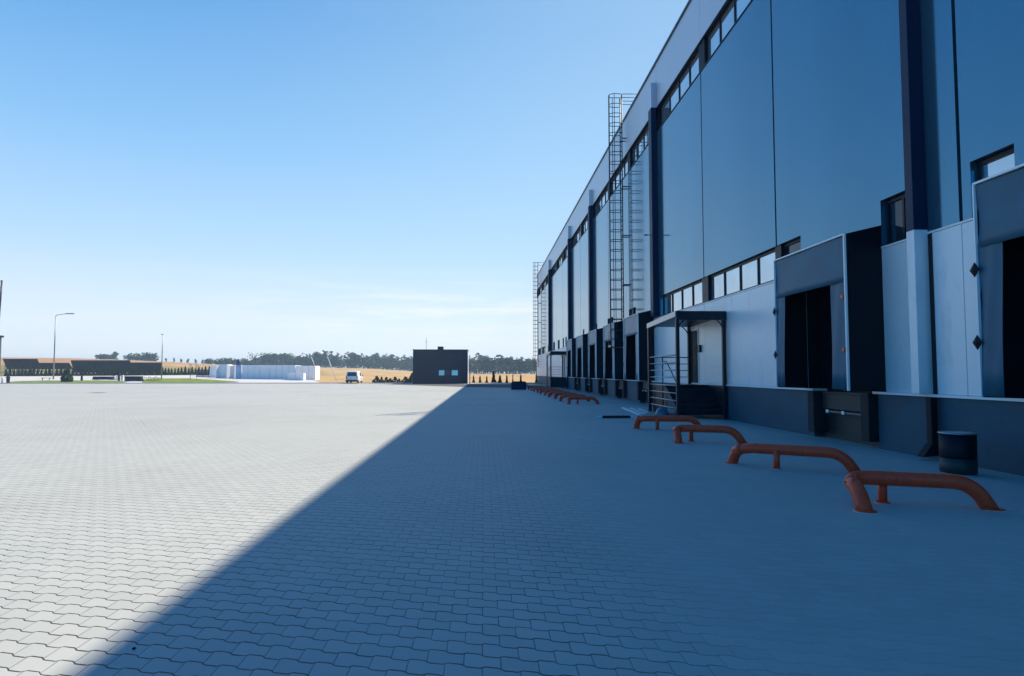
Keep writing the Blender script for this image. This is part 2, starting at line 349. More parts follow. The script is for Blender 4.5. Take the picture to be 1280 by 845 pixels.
# paved yard; falls a little towards the docks
def yz(x, y):
    if x <= 6: return 0.0
    return -0.12 * min(1, (x - 6) / 2.6)
sheet('paved_yard', [-140, -60, -20, -6, 0, 4, 6, 6.6, 7.2, 7.8, 8.6, 9.02, 9.7], [-60, -10, 0, 5, 10, 20, 40, 60, 98.5], yz, M['paver'])
def patch(name, pts, z, m, label=None, cat=None, kind='structure', sub=14):
    # polygon sheet on the terrain, given as left/right edge lists [(y, x0, x1)...]
    vs = []; fs = []; n = sub + 1
    for (y, x0, x1) in pts:
        x0, x1 = px(x0) * y, px(x1) * y
        for i in range(n):
            x = x0 + (x1 - x0) * i / sub; vs.append((x, y, hgt(x, y) + z))
    for j in range(len(pts) - 1):
        for i in range(sub): a = j * n + i; fs.append((a, a + 1, a + n + 1, a + n))
    return tag(MB().poly(vs, fs, True).build(name, m), label, cat, None, kind)
patch('road', [(98.5, -250, 425), (104, -250, 400), (112, -250, 396), (130, -250, 390), (150, -250, 290)], 0.01, M['concrete'])
patch('lawn', [(99.2, 40, 130), (101, 15, 152), (106, 8, 160), (111, 25, 150), (114, 60, 120)], 0.05, M['lawn'], 'strip of short green lawn at the edge of the paved yard', 'grass', 'stuff')
patch('lawn', [(101, 182, 262), (104, 178, 300), (108, 178, 293), (116, 180, 262), (124, 188, 235)], 0.05, M['lawn'], 'narrow tongue of green lawn pointing at the white wrapped stacks', 'grass', 'stuff')
k = MB()
for (x0, x1, y0, y1) in ((-23, 9.3, 98.5, 98.75), (-140, -23, 98.5, 98.7)): k.bbox(x0, x1, y0, y1, -0.05, 0.11, 0.02)
tag(k.build('kerb', M['concrete']), kind='structure')
tag(MB().poly([(-17, 96.2, .006), (-8, 81.5, .006), (-1.6, 71.6, .006), (3.0, 68.5, .006), (6, 66.5, .006), (6, 90, .006), (-2, 90.5, .006), (-10, 94, .006)], [tuple(range(8))]).build('asphalt_strip', M['asphalt']), kind='structure')

# ------------------------------------------------------------------ warehouse
BY0, BY1, TOP, WX = -45.0, 107.2, 17.85, 9.0
wh = empty('warehouse', (9, 30, 0), 'long blue grey warehouse with a row of truck loading docks', 'warehouse')
LINES = [-45, -27.7, -21.15, -14.6, -8.05, -1.5, 5.0, 11.54, 19.12, 25.6, 32.45, 38.9, 45.4, 52.2, 58.7, 65.3, 71.9, 78.5, 85.15, 91.7, 98.3, 104.8, 107.2]
b = MB(); b.box(9.36, 62, BY0, BY1, -0.4, TOP - 0.05); b.build('wall', M['black'], wh)
b = MB(); b.box(9.0, 9.1, BY1, BY1 + 0.12, 1.12, TOP); b.box(9.1, 62, BY1 + .01, BY1 + 0.12, 1.12, TOP); b.build('end_cladding', M['parapet'], wh)
b = MB(); b.box(9.5, 61.8, BY0 + .2, BY1 - .2, TOP - .049, TOP + 0.02); b.build('roof', M['roofing'], wh)
b = MB(); b.box(8.955, 9.5, BY0 - .02, BY1 + .15, TOP, TOP + 0.05); b.box(8.955, 8.985, BY0 - .02, BY1 + .15, TOP - 0.10, TOP); b.build('roof_coping', M['frame'], wh)
def slabs(name, z0, z1, m, gap, cuts=None, lines=LINES, x0=9.0):
    b = MB()
    for a, c in zip(lines, lines[1:]):
        b.bbox(x0, 9.36, a + gap / 2, c - gap / 2, z0, z1, 0.001)
    return b.build(name, m, wh)
slabs('parapet_panel', 15.42, TOP - .001, M['parapet'], 0.02)
slabs('upper_cladding', 5.50, 14.08, M['clad'], 0.09)
# dark sill and head flashing lines of the upper window band
b = MB(); b.box(8.97, 9.3, BY0, BY1, 14.082, 14.12); b.box(8.985, 9.3, BY0, BY1, 15.38, 15.418); b.build('flashing', M['frame'], wh)
b = MB(); b.box(8.985, 9.3, BY0, BY1, 4.41, 4.448); b.build('flashing', M['trim'], wh)
def window(y0, y1, z0, z1, n, rec=0.16, frm=None, gl='glass'):
    fr = MB(); X0, X1 = 9.0 + rec - 0.05, 9.0 + rec + 0.05; t = 0.07
    fr.box(X0, X1, y0, y0 + t, z0, z1); fr.box(X0, X1, y1 - t, y1, z0, z1)
    fr.box(X0 - .002, X1, y0 + t, y1 - t, z0, z0 + t); fr.box(X0 - .002, X1, y0 + t, y1 - t, z1 - t, z1)
    pw = (y1 - y0) / n
    for i in range(1, n): fr.box(X0 - .004, X1, y0 + i * pw - .03, y0 + i * pw + .03, z0 + t, z1 - t)
    w_ = fr.build('window', frm or M['frame'], wh)
    g = MB()
    for i in range(n):
        a, c = y0 + i * pw + .02, y0 + (i + 1) * pw - .02
        g.box(9.0 + rec - .01, 9.0 + rec + .01, a, c, z0 + .03, z1 - .03)
    g.build('pane', M[gl], w_)
# upper band: one window strip per bay, black piers between
b = MB()
for a, c in zip(LINES, LINES[1:]):
    b.box(9.30, 9.36, a, c, 14.12, 15.38)
    b.box(9.05, 9.30, a, a + 0.35, 14.12, 15.38); b.box(9.05, 9.30, c - .35, c, 14.12, 15.38)
b.build('window_band_backing', M['black'], wh)
for a, c in zip(LINES[6:], LINES[7:]):
    if c - a > 4: window(a + .36, c - .36, 14.14, 15.36, 4, rec=0.2)
# lower band: windows where the photo shows them, black infill behind
LW = [(10.29, 11.27, 1), (12.78, 13.95, 2), (17.62, 18.9, 1), (19.30, 25.25, 4), (25.95, 32.0, 4),
      (37.3, 38.1, 1), (38.5, 39.1, 1), (43.9, 44.7, 1), (45.1, 45.9, 1), (50.1, 50.9, 1), (51.1, 51.7, 1), (56.6, 57.4, 1),
      (64.2, 65.0, 1), (66.2, 67.4, 1), (68.6, 69.8, 1), (71.0, 72.2, 1), (75, 77, 1), (80, 82, 1), (86.2, 89, 2), (92.3, 97.6, 4), (99, 104, 4)]
b = MB(); b.box(9.30, 9.36, BY0, BY1, 4.449, 5.498); b.build('window_band_backing', M['black'], wh)
b = MB(); cur = BY0; blk = []
for (a, c, n) in LW:
    window(a, c, 4.46, 5.48, n, rec=0.18, gl='glassdark' if 12 < a < 18 else 'glass')  # small panes by the near docks get darker glass in place of recess shade
    blk.append((cur, a)); cur = c
blk.append((cur, BY1))
dark = [(18.9, 19.30), (25.25, 25.95), (32.0, 33.0), (11.27, 12.3), (38.1, 38.5), (44.7, 45.1), (50.9, 51.1)]
d = MB()
for a, c in blk:
    b = MB()
    if c - a < 1.1 and c - a > 0: b.box(9.04, 9.30, a, c, 4.449, 5.498); b.build('window_pier', M['frame'], wh)
    else:
        ls = [a] + [l for l in LINES if a + .1 < l < c - .1] + [c]
        for p, q in zip(ls, ls[1:]): MB().box(9.0, 9.30, p + (.045 if p > a else .002), q - (.045 if q < c else .002), 4.449, 5.4998).build('lower_infill', M['clad'], wh)
# docks
DOCKS = [8.4, 15.7, 35.05, 41.3, 47.6, 54.0, 60.5]
HW = 1.74
DOOR = (26.35, 27.70); DOOR2 = (70.0, 71.2)
# white lower wall with openings for docks and doors
cuts = sorted([(c - 1.68, c + 1.68, 4.35) for c in DOCKS] + [(DOOR[0], DOOR[1], 3.45), (DOOR2[0], DOOR2[1], 3.45)])
b = MB(); cur = BY0
WS = [l for l in LINES]
def run(a, c, z0, z1):
    pts = [a] + [l for l in WS if a + .05 < l < c - .05] + [c]
    for p, q in zip(pts, pts[1:]): b.bbox(9.0, 9.34, p + .006, q - .006, z0, z1, .008)
for (a, c, zt) in cuts:
    run(cur, a, 1.175, 4.405); run(a, c, zt, 4.405); cur = c
run(cur, BY1, 1.175, 4.405)
b.build('lower_cladding', M['white_clad'], wh)
# horizontal board lines in white lower cladding are fine joints
b = MB()
cur = BY0
for c in DOCKS:
    b.box(8.93, 9.34, cur, c - 1.34, 1.12, 1.172); cur = c + 1.34
b.box(8.93, 9.34, cur, BY1, 1.12, 1.172); b.build('sill', M['trim'], wh)
b = MB(); cur = BY0
for c in DOCKS:
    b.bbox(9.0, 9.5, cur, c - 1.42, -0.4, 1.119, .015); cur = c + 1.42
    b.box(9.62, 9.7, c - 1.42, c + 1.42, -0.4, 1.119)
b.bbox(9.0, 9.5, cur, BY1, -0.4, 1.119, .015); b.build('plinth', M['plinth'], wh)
# pilasters / boxed downpipes
def pilaster(y0, y1, hi_top=16.75, low=True):
    p = MB(); p.bbox(8.70, 8.998, y0, y1, 4.50, 15.42, .012); o = p.build('downpipe_box', M['navy'], wh)
    q = MB(); q.bbox(8.72, 8.998, y0 + .01, y1 - .01, 15.422, hi_top, .012); q.build('hopper_cover', M['parapet'], o)
    if low:
        q = MB(); q.bbox(8.70, 8.998, y0, y1, 1.173, 4.498, .012); q.build('lower_cover', M['white_clad'], o)
    return o
pilaster(12.44, 12.68)
b = MB(); b.bbox(8.80, 8.94, 12.26, 12.42, 0.16, 1.12, .02); b.extr([(8.60, -0.05), (8.94, -0.02), (8.95, 0.2), (8.79, 0.2)], 'y', 12.25, 12.43); b.build('downpipe', M['black'], wh)
b = MB(); b.box(8.985, 8.999, 12.33, 12.44, 1.173, 4.40); b.build('pipe_recess', M['joint'], wh)
for y in (32.6, 52.2, 65.3, 85.15):
    pilaster(y - .28, y + .28, low=False)
# light strip beside each far pilaster
# personnel doors
def pdoor(y0, y1):
    p = MB(); p.box(9.10, 9.16, y0 + .06, y1 - .06, 1.18, 3.38); d_ = p.build('door', M['door'], wh)
    q = MB(); q.box(8.97, 9.2, y0, y0 + .06, 1.175, 3.45); q.box(8.97, 9.2, y1 - .06, y1, 1.175, 3.45); q.box(8.97, 9.2, y0 + .06, y1 - .06, 3.385, 3.45); q.build('door_frame', M['trim'], d_)
    q = MB(); q.tube([(9.10, y0 + .16, 2.2), (9.03, y0 + .16, 2.2), (9.03, y0 + .30, 2.2)], .012); q.bbox(9.07, 9.10, y0 + .13, y0 + .19, 2.08, 2.3, .004); q.build('handle', M['galv'], d_)
pdoor(*DOOR); pdoor(*DOOR2)
b = MB(); b.bbox(8.90, 8.998, 26.02, 26.22, 2.45, 2.75, .01); b.build('keypad', M['steel'], wh)
# dock shelters
first = None
def dock(c, pale=False, near=False):
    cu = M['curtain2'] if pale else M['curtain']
    d_ = MB(); d_.box(9.361, 9.40, c - 1.69, c + 1.69, 1.13, 4.36)
    for i in range(1, 5): d_.box(9.345, 9.36, c - 1.66, c + 1.66, 1.13 + i * .6 - .01, 1.13 + i * .6 + .01)
    door = d_.build('dock_door', M['door'], wh)
    q = MB(); q.box(9.20, 9.345, c + .25, c + .30, 1.13, 4.1); q.build('guide_rail', M['gsteel'], door)
    # top hood and side walls
    s = MB()
    for y0, y1 in ((c - HW, c - HW + .05), (c + HW - .05, c + HW)):
        s.extr([(8.17, 1.20), (8.998, 1.175), (8.998, 4.90), (8.17, 4.70)], 'y', y0, y1)
    s.extr([(8.17, 4.702), (8.998, 4.902), (8.998, 4.94), (8.17, 4.74)], 'y', c - HW, c + HW)
    sh = s.build('dock_shelter', M['black'], wh)
    e = MB(); e.box(8.999, 9.355, c - 1.678, c - 1.66, 1.16, 4.34); e.build('jamb_darkener', M['black'], sh)  # black sheets added to darken the bright wall ends inside the opening
    e = MB(); e.box(8.999, 9.355, c + 1.66, c + 1.678, 1.16, 4.34); e.build('jamb_darkener', M['black'], sh)
    # front curtains with a slight belly
    def flap(y0, y1, z0, z1, name, bel, skew=0):
        n, k = 8, 6; vs = []; fs = []
        for side in (0, 1):
            for j in range(k + 1):
                for i in range(n + 1):
                    u, v = i / n, j / k
                    z = z0 + (z1 - z0) * v; y = y0 + (y1 - y0) * u + skew * (1 - v) * (1 if name == 'side_curtain' else 0)
                    x = 8.165 - bel * math.sin(math.pi * u) * (1 - v) * 1.0 - 0.012 * math.sin(9 * u + 5 * v) + side * .012
                    vs.append((x, y, z))
        m_ = (n + 1) * (k + 1)
        for side in (0, 1):
            for j in range(k):
                for i in range(n):
                    a = side * m_ + j * (n + 1) + i; fs.append((a, a + 1, a + n + 2, a + n + 1))
        for i in range(n): fs.append((i, i + 1, m_ + i + 1, m_ + i))
        return MB().poly(vs, fs, True).build(name, cu, sh)
    flap(c - HW + .02, c + HW - .02, 3.66, 4.70, 'top_curtain', .05)
    flap(c - HW + .02, c - HW + .66, 1.22, 3.72, 'side_curtain', .03, 0.05)
    flap(c + HW - .50, c + HW - .02, 1.22, 3.72, 'side_curtain', .03, 0.08)
    e = MB(); e.box(8.12, 8.168, c - HW - .015, c - HW + .03, 1.20, 4.74); e.box(8.12, 8.168, c - HW + .03, c + HW, 4.715, 4.75); e.box(8.12, 8.168, c + HW - .02, c + HW + .01, 1.20, 4.714)
    e.build('edge_trim', M['trim'], sh)
    for z in (3.30, 2.10):       # diamond shaped side marks beside the shelter
        e = MB(); y = c + HW + .02; e.poly([(8.118, y, z + .13), (8.118, y + .11, z), (8.118, y, z - .13), (8.118, y - .11, z), (8.08, y, z)], [(0, 1, 4), (1, 2, 4), (2, 3, 4), (3, 0, 4), (3, 2, 1, 0)]); e.build('diamond_mark', M['black'], sh)
    for z in (3.32, 2.12):
        e = MB(); e.lathe([(0.001, 0), (.06, 0.0), (.06, .012), (.04, .02)], (0, 0, 0), 14)
        e.v = [(8.13 - vz, c - HW + .13 + vx, z + vy) for vx, vy, vz in e.v]
        if near: e.build('reflector', M['red'], sh)
    # dock leveller, lip bar, bumpers
    l = MB(); l.box(9.02, 9.60, c - 1.02, c + 1.02, 1.06, 1.115); l.bbox(9.02, 9.08, c - 1.0, c + 1.0, 0.66, 1.055, .008); lv = l.build('dock_leveller', M['olive'], wh)
    l = MB(); l.bbox(8.98, 9.06, c - .95, c + .75, 0.57, 0.63, .008); l.build('lip_bar', M['gsteel'], lv)
    for yy in (c + .68, c - .05):
        l = MB(); l.bbox(8.955, 8.98, yy - .06, yy + .06, .56, .645, .005); l.build('marker', M['lampglass'], lv)
    l = MB(); l.box(9.2, 9.25, c - 1.3, c + 1.3, -.3, .55); l.build('pit_plate', M['olive'], lv)
    for yy in (c - 1.22, c + 1.22):
        l = MB(); l.bbox(8.80, 9.55, yy - .16, yy + .16, 0.02, 1.10, .02); l.build('bumper', M['rubber'], wh)
for i, c in enumerate(DOCKS): dock(c, pale=i > 1, near=i < 2)
# roof-level hairline seams on parapet near the ladder etc. are given by the slab gaps
# wall lamps on the boxed downpipe
def wall_lamp(x, y, z, label):
    r = empty('wall_lamp', (x, y, z), label, 'lamp')
    q = MB(); q.tube([(x, y, z), (x - .12, y - .02, z + .04), (x - .2, y - .03, z + .03)], .018); q.build('arm', M['steel'], r)
    q = MB(); q.bbox(x - .36, x - .18, y - .12, y + .04, z - .0, z + .05, .015); q.build('lamp_head', M['steel'], r)
wall_lamp(8.70, 32.6, 8.72, 'small black arm lamp on the boxed downpipe above the covered entrance')

# ------------------------------------------------------------------ caged ladders
def ladder(y, z0, label, xr=8.72, top=19.25):
    r = empty('roof_ladder', (xr, y, 0), label, 'ladder', 'caged ladders up the warehouse wall')
    zt = top
    for s in (-.26, .26):
        q = MB(); q.tube([(xr, y + s, z0), (xr, y + s, zt)], .036, 6)
        q.tube([(xr, y + s, zt), (xr + .5, y + s, zt + .02), (xr + 1.3, y + s, zt + .02), (xr + 1.3, y + s, TOP + .06)], .022, 6)
        q.tube([(xr, y + s, zt - .45), (xr + 1.3, y + s, zt - .45)], .018, 6); q.build('stile', M['steel'], r)
    q = MB(); q.tube([(0, -.26, 0), (0, .26, 0)], .018, 6); me = q.build('rung', M['steel'], r); me.location = (0, 0, z0 + .15)
    n = int((TOP - z0) / .30)
    for i in range(1, n):
        c = me.copy(); COL.objects.link(c); c.parent = r; c.location = (0, 0, z0 + .15 + i * .30)
    me.data.transform(Matrix.Translation(Vector((xr, y, 0)))); 
    # hoops
    def hp(xx, yy):
        pts = []
        for k in range(13):
            t = math.pi * k / 12; pts.append((xx - .18 - .60 * math.sin(t), yy + .30 * math.cos(t) * (1 + .35 * math.sin(t)), 0))
        return [(xx, yy + .26, 0)] + pts + [(xx, yy - .26, 0)]
    q = MB(); q.tube(hp(0, 0), .024, 5); h = q.build('cage_hoop', M['steel'], r); h.data.transform(Matrix.Translation(Vector((xr, y, 0)))); h.location = (0, 0, z0 + .5)
    nh = int((zt - z0 - .5) / .62)
    for i in range(1, nh + 1):
        c = h.copy(); COL.objects.link(c); c.parent = r; c.location = (0, 0, z0 + .5 + i * (zt - z0 - .5) / nh)
    for k in (2, 5, 7, 10):
        t = math.pi * k / 12; x_ = xr - .18 - .60 * math.sin(t); y_ = y + .30 * math.cos(t) * (1 + .35 * math.sin(t))
        q = MB(); q.tube([(x_, y_, z0 + .5), (x_, y_, zt)], .022, 5); q.build('cage_bar', M['steel'], r)
    z = z0 + .8
    while z < TOP:
        q = MB()
        for s in (-.26, .26): q.box(xr, 9.0, y + s - .025, y + s + .025, z - .03, z + .03)
        q.build('wall_bracket', M['steel'], r); z += 3.1
    q = MB(); q.box(xr - .85, xr + .02, y - .45, y + .45, z0 - .05, z0); q.box(xr - .85, xr - .8, y - .45, y + .45, z0 - .05, z0 + .12)
    for s in (-.45, .42): q.tube([(xr - .8, y + s, z0), (xr - .8, y + s, z0 + 1.0), (xr, y + s, z0 + 1.0)], .018, 5)
    q.build('landing_grate', M['gsteel'], r)
    return r
ladder(39.6, 3.2, 'tall grey caged ladder rising from above a loading dock to the roof, the nearer one')
ladder(101.5, 2.6, 'distant caged ladder at the far end of the warehouse wall')

# ------------------------------------------------------------------ covered entrance stairs
def entrance(y0, label):
    r = empty('entrance_stair', (8, y0, 0), label, 'stairs', 'covered entrance stairs along the docks')
    x0, x1, y1, g = 7.16, 8.94, y0 + 4.0, -0.10
    # roof frame: pale fascia to the yard, dark to the front
    q = MB(); q.extr([(y0 - .05, 3.74), (y1 + .05, 3.58), (y1 + .05, 3.70), (y0 - .05, 3.86)], 'x', x0 - .05, x1 + .04)
    can = q.build('canopy', M['steel'], r)
    q = MB(); q.extr([(y0 - .06, 3.68), (y1 + .06, 3.52), (y1 + .06, 3.72), (y0 - .06, 3.88)], 'x', x0 - .09, x0 - .052); q.build('fascia', M['galv'], can)
    q = MB(); q.box(x0 - .05, x1 + .04, y0 - .09, y0 - .052, 3.55, 3.88); q.build('fascia', M['steel'], can)
    for (px_, py_) in ((x0, y0), (x1 - .04, y0), (x0, y1), (x1 - .04, y1)):
        q = MB(); q.bbox(px_ - .065, px_ + .065, py_ - .065, py_ + .065, g - .1, 3.6, .008)
        sx = 1 if px_ < 8 else -1
        q.tube([(px_, py_, 3.2), (px_ + sx * .12, py_, 3.42), (px_ + sx * .3, py_, 3.6)], .025, 6)
        q.build('post', M['steel'], r)
    yd = y0 + 1.85
    q = MB(); q.bbox(x0 + .05, x1 + .05, yd, y1 + .05, 1.02, 1.12, .006); q.build('deck', M['steel'], r)
    for i in range(6):
        z = g + (i + 1) * (1.12 - g) / 7; yy = y0 + .12 + i * .29
        q = MB(); q.bbox(x0 + .09, x1 - .02, yy, yy + .31, z - .035, z, .004); q.box(x0 + .09, x1 - .02, yy + .28, yy + .295, z, z + (1.12 - g) / 7 - .036); q.build('step', M['steel'], r)
    for xx in (x0 + .06, x1 - .02):
        q = MB(); q.extr([(y0 + .05, g), (y0 + .35, g), (yd + .02, 0.95), (yd + .02, 1.12), (y0 + .05, g + .2)], 'x', xx, xx + .02); q.build('stringer', M['steel'], r)
    for i, z in enumerate((2.26, 1.98, 1.70, 1.42, 1.12, 0.84, 0.56, 0.28)):
        q = MB(); q.tube([(x0, y0, z), (x0, y1, z)], .034 if i == 0 else .026, 6)
        if z > 1.2: q.tube([(x0, y1, z), (x1 - .04, y1, z)], .026 if i == 0 else .018, 6)
        q.build('rail', M['galv'], r)
    q = MB(); q.box(x1 + .005, x1 + .03, y0 + .08, yd + .3, g - .1, 1.115); q.build('side_sheet', M['steel'], r)
    q = MB(); q.box(x0 + .12, x0 + .14, yd + .05, y1 - .02, g - .1, 1.015); q.build('under_sheet', M['steel'], r)
    q = MB(); q.tube([(x0, y0 + 2.0, g), (x0, y0 + 2.0, 2.26)], .025, 6); q.build('baluster', M['steel'], r)
    for xx in (x0 + .12,):
        q = MB(); q.tube(fillet([(xx, y0 + .15, .95), (xx, yd, 2.05), (xx, yd + .5, 2.05)], .1), .022, 8); q.build('handrail', M['steel'], r)
    return r
entrance(23.3, 'black steel covered entrance stair with railings, between the near and far loading docks')
entrance(67.6, 'small distant covered entrance stair beyond the row of far loading docks')

# ------------------------------------------------------------------ orange wheel guides
def guide(pl, pc, pm, pr, label, group, z=0.31, r=.088):
    # pl: foot of the flared end, pc: corner above, pm: mid post, pr: foot of the wall end
    t = empty('wheel_guide', (pc[0], pc[1], 0), label, 'wheel guide', group)
    gz = lambda p: yz(p[0], p[1])
    path = [(pl[0], pl[1], gz(pl) - .05), (pl[0] * .7 + pc[0] * .3, pl[1] * .7 + pc[1] * .3, z * .72), (pc[0], pc[1], z), (pr[0] - .22, pr[1] + (pm[1] - pr[1]) * .12, z), (pr[0], pr[1], gz(pr) - .05)]
    q = MB(); q.tube(fillet(path, [.18, .30, .22], 8), r, 16); q.build('rail', M['orange'], t)
    q = MB(); q.tube([(pm[0], pm[1], -.03), (pm[0], pm[1], z)], .052, 12); q.build('support_post', M['orange'], t)
    for p in (pl, pm, pr):
        q = MB(); zz = gz(p); rr = .12 if p is not pm else .085
        q.lathe([(rr, 0.001), (rr, .010), (rr - .01, .014)], (p[0], p[1], zz), 16)
        for k in range(3):
            a = 2.1 * k + .5; q.lathe([(.011, .014), (.011, .026)], (p[0] + (rr - .018) * math.cos(a), p[1] + (rr - .018) * math.sin(a), zz), 6)
        q.build('base_plate', M['orange'], t)
        q = MB(); q.lathe([(rr + .04, -.004), (rr + .025, .004), (rr - .02, .005)], (p[0] + .02, p[1], zz), 11); q.build('mortar_patch', M['concrete'], t)
GN = 'orange wheel guides in front of the near docks'
guide((4.42, 7.30), (4.50, 7.86), (4.93, 7.78), (5.98, 7.34), 'nearest orange tubular wheel guide, lowest at the right of the picture', GN)
guide((4.40, 11.25), (4.52, 10.98), (4.92, 10.62), (5.98, 10.05), 'second nearest orange wheel guide, behind the nearest one', GN)
guide((4.44, 14.45), (4.50, 14.95), (4.86, 14.86), (5.92, 14.38), 'third orange wheel guide counted from the camera, overlapping the one behind it', GN)
guide((4.40, 18.35), (4.46, 18.1), (4.88, 17.85), (6.15, 17.85), 'orange wheel guide just in front of the covered entrance stair, fourth from the camera', GN)
GF = 'red orange wheel guides in front of the far docks'
words = ['first', 'second', 'third', 'fourth', 'fifth', 'sixth', 'seventh', 'eighth', 'ninth', 'last']
gi = 0
for c in DOCKS[2:]:
    for s in (-1, 1):
        y = c - .75 + s * 1.45
        pl, pc, pm, pr = (4.35, y + s * .35), (4.42, y + s * .0), (4.85, y), (5.95, y)
        guide(pl, pc, pm, pr, '%s of the distant overlapping red wheel guides, counted from the camera' % words[gi], GF); gi += 1

# ------------------------------------------------------------------ bin, grit box, boards
r = empty('waste_bin', (8.05, 10.6, -.1), 'dark upright bin with a pale rimmed black top standing under the near dock wall', 'bin')
q = MB(); q.lathe([(.25, 0), (.27, .02), (.275, .26)], (8.05, 10.6, -.095), 24); q.build('body', M['bin'], r)
q = MB(); q.lathe([(.262, .262), (.270, .28), (.272, .66)], (8.05, 10.6, -.095), 28); q.build('hood', M['black'], r)
q = MB(); q.lathe([(.28, .662), (.29, .668), (.285, .685), (.02, .70)], (8.05, 10.6, -.095), 28); q.build('lid', M['galv'], r)
r = empty('grit_box', (3.4, 61.5, 0), 'low dark blue grit box on the shaded yard beside the far wheel guides', 'box')
q = MB(); q.extr([(2.68, 0), (4.12, 0), (4.12, .58), (3.95, .74), (2.85, .74), (2.68, .58)], 'y', 61.1, 62.1); q.build('body', M['navy'], r)
q = MB(); q.extr([(2.64, .57), (4.16, .57), (4.16, .62), (3.97, .79), (2.83, .79), (2.64, .62)], 'y', 61.05, 61.09); q.build('lid', M['steel'], r)
def board(a, bb, wd, th, m, label, name='board', z=0.0):
    a = Vector(a); bb = Vector(bb); d = (bb - a).normalized(); n = Vector((-d.y, d.x)) * wd / 2
    q = MB(); zs = z + max(yz(a.x, a.y), yz(bb.x, bb.y)) + .005
    o = [a - n, bb - n, bb + n, a + n]
    q.poly([(p.x, p.y, zs) for p in o] + [(p.x, p.y, zs + th) for p in o], [(3, 2, 1, 0), (4, 5, 6, 7), (0, 1, 5, 4), (1, 2, 6, 5), (2, 3, 7, 6), (3, 0, 4, 7)])
    return tag(q.build(name, m), label, 'board' if name == 'board' else 'beam')
r = empty('barrier_beam', (4.6, 22.6, 0), 'black beam with white ends lying flat on the yard before the covered stair', 'beam')
q = MB(); q.box(4.20, 5.20, 22.5, 22.62, .01, .09); q.build('bar', M['steel'], r)
q = MB(); q.box(4.0, 4.199, 22.5, 22.62, .01, .092); q.build('end_cap', M['white_paint'], r)
q = MB(); q.box(5.201, 5.34, 22.5, 22.62, .01, .092); q.build('end_cap', M['white_paint'], r)
board((6.30, 28.8), (5.90, 24.0), .10, .05, M['trim'], 'long pale board on the ground left of the covered stair, the leftmost board')
board((6.62, 28.6), (6.22, 24.6), .10, .05, M['trim'], 'middle one of three pale boards lying on the ground by the covered stair')
board((6.95, 28.4), (6.62, 25.6), .10, .05, M['trim'], 'shortest pale board on the ground, right beside the covered stair')
q = MB(); q.lathe([(.26, 0), (.25, .08), (.22, .18), (.16, .27), (.08, .31), (.01, .32)], (6.72, 23.9, -.02), 22)
tag(q.build('upturned_tub', mat('blue_plastic', (0.06, 0.12, 0.18), 0.3, 0, .1, 4)), 'upturned blue plastic tub at the foot of the covered stair', 'tub')
q = MB(); q.box(-31.2, -30.3, 52.3, 53.2, .0, .008)
for i in range(7): q.box(-31.12, -30.38, 52.36 + i * .115, 52.41 + i * .115, .0085, .014)
tag(q.build('manhole_cover', M['asphalt']), 'square metal drain cover set in the sunlit pavers', 'drain cover')
q = MB(); q.lathe([(.007, 0), (.012, .004), (.007, .009), (.001, .011)], (-2.02, 3.9, 0), 9)
tag(q.build('pebble', M['black']), 'tiny dark pebble on the pavers at the shadow edge near the camera', 'pebble')

# ------------------------------------------------------------------ small navy house
r = empty('utility_building', (-6.25, 96, 0), 'small dark navy flat roofed building at the far edge of the yard', 'building')
q = MB(); q.bbox(-10.25, -2.3, 94.0, 101, -.1, 4.93, .02)
for i in range(1, 27): q.box(-10.24 + i * .3, -10.215 + i * .3, 93.985, 93.998, .1, 4.85)
q.build('wall', M['navy'], r)
q = MB(); q.box(-2.298, -2.24, 94.02, 101, 0, 4.9); q.build('sunlit_side_wall', M['white_paint'], r)  # sunlit side: its brightness is put into the colour as white
q = MB(); q.box(-10.32, -2.22, 93.93, 101.08, 4.931, 5.02); q.build('roof_edge', M['black'], r)
q = MB(); q.bbox(-6.85, -6.0, 96.5, 97.4, 5.021, 5.55, .02); q.build('roof_vent', M['navy'], r)
for x0, x1 in ((-6.42, -5.70), (-4.55, -3.75)):
    q = MB(); q.box(x0 - .05, x1 + .05, 93.955, 93.984, 1.22, 1.98); w_ = q.build('window', M['white_paint'], r)
    q = MB(); q.box(x0, (x0 + x1) / 2 - .02, 93.94, 93.954, 1.27, 1.93); q.box((x0 + x1) / 2 + .02, x1, 93.94, 93.954, 1.27, 1.93); q.build('pane', M['glass'], w_)
q = MB(); q.box(-5.50, -4.85, 93.965, 93.984, 1.35, 1.80); w_ = q.build('window', M['gsteel'], r)
q = MB(); q.box(-5.44, -5.2, 93.95, 93.964, 1.41, 1.74); q.box(-5.15, -4.91, 93.95, 93.964, 1.41, 1.74); q.build('pane', M['glassdark'], w_)
q = MB(); q.tube([(-8.6, 97, 5.02), (-8.6, 97, 6.9)], .03, 6); q.tube([(-8.8, 97, 6.3), (-8.4, 97, 6.3)], .015, 5); q.build('antenna', M['steel'], r)
r = empty('slim_mast', (-2.0, 92.6, 0), 'slim dark mast with step pegs just right of the navy building', 'mast')
q = MB(); q.tube([(-1.93, 93, 0), (-1.93, 93, 4.1)], .055, 8); q.build('pole', M['steel'], r)
for i in range(5):
    q = MB(); q.tube([(-1.93, 93, 1.6 + i * .5), (-1.68, 93, 1.66 + i * .5)], .015, 5); q.build('peg', M['steel'], r)

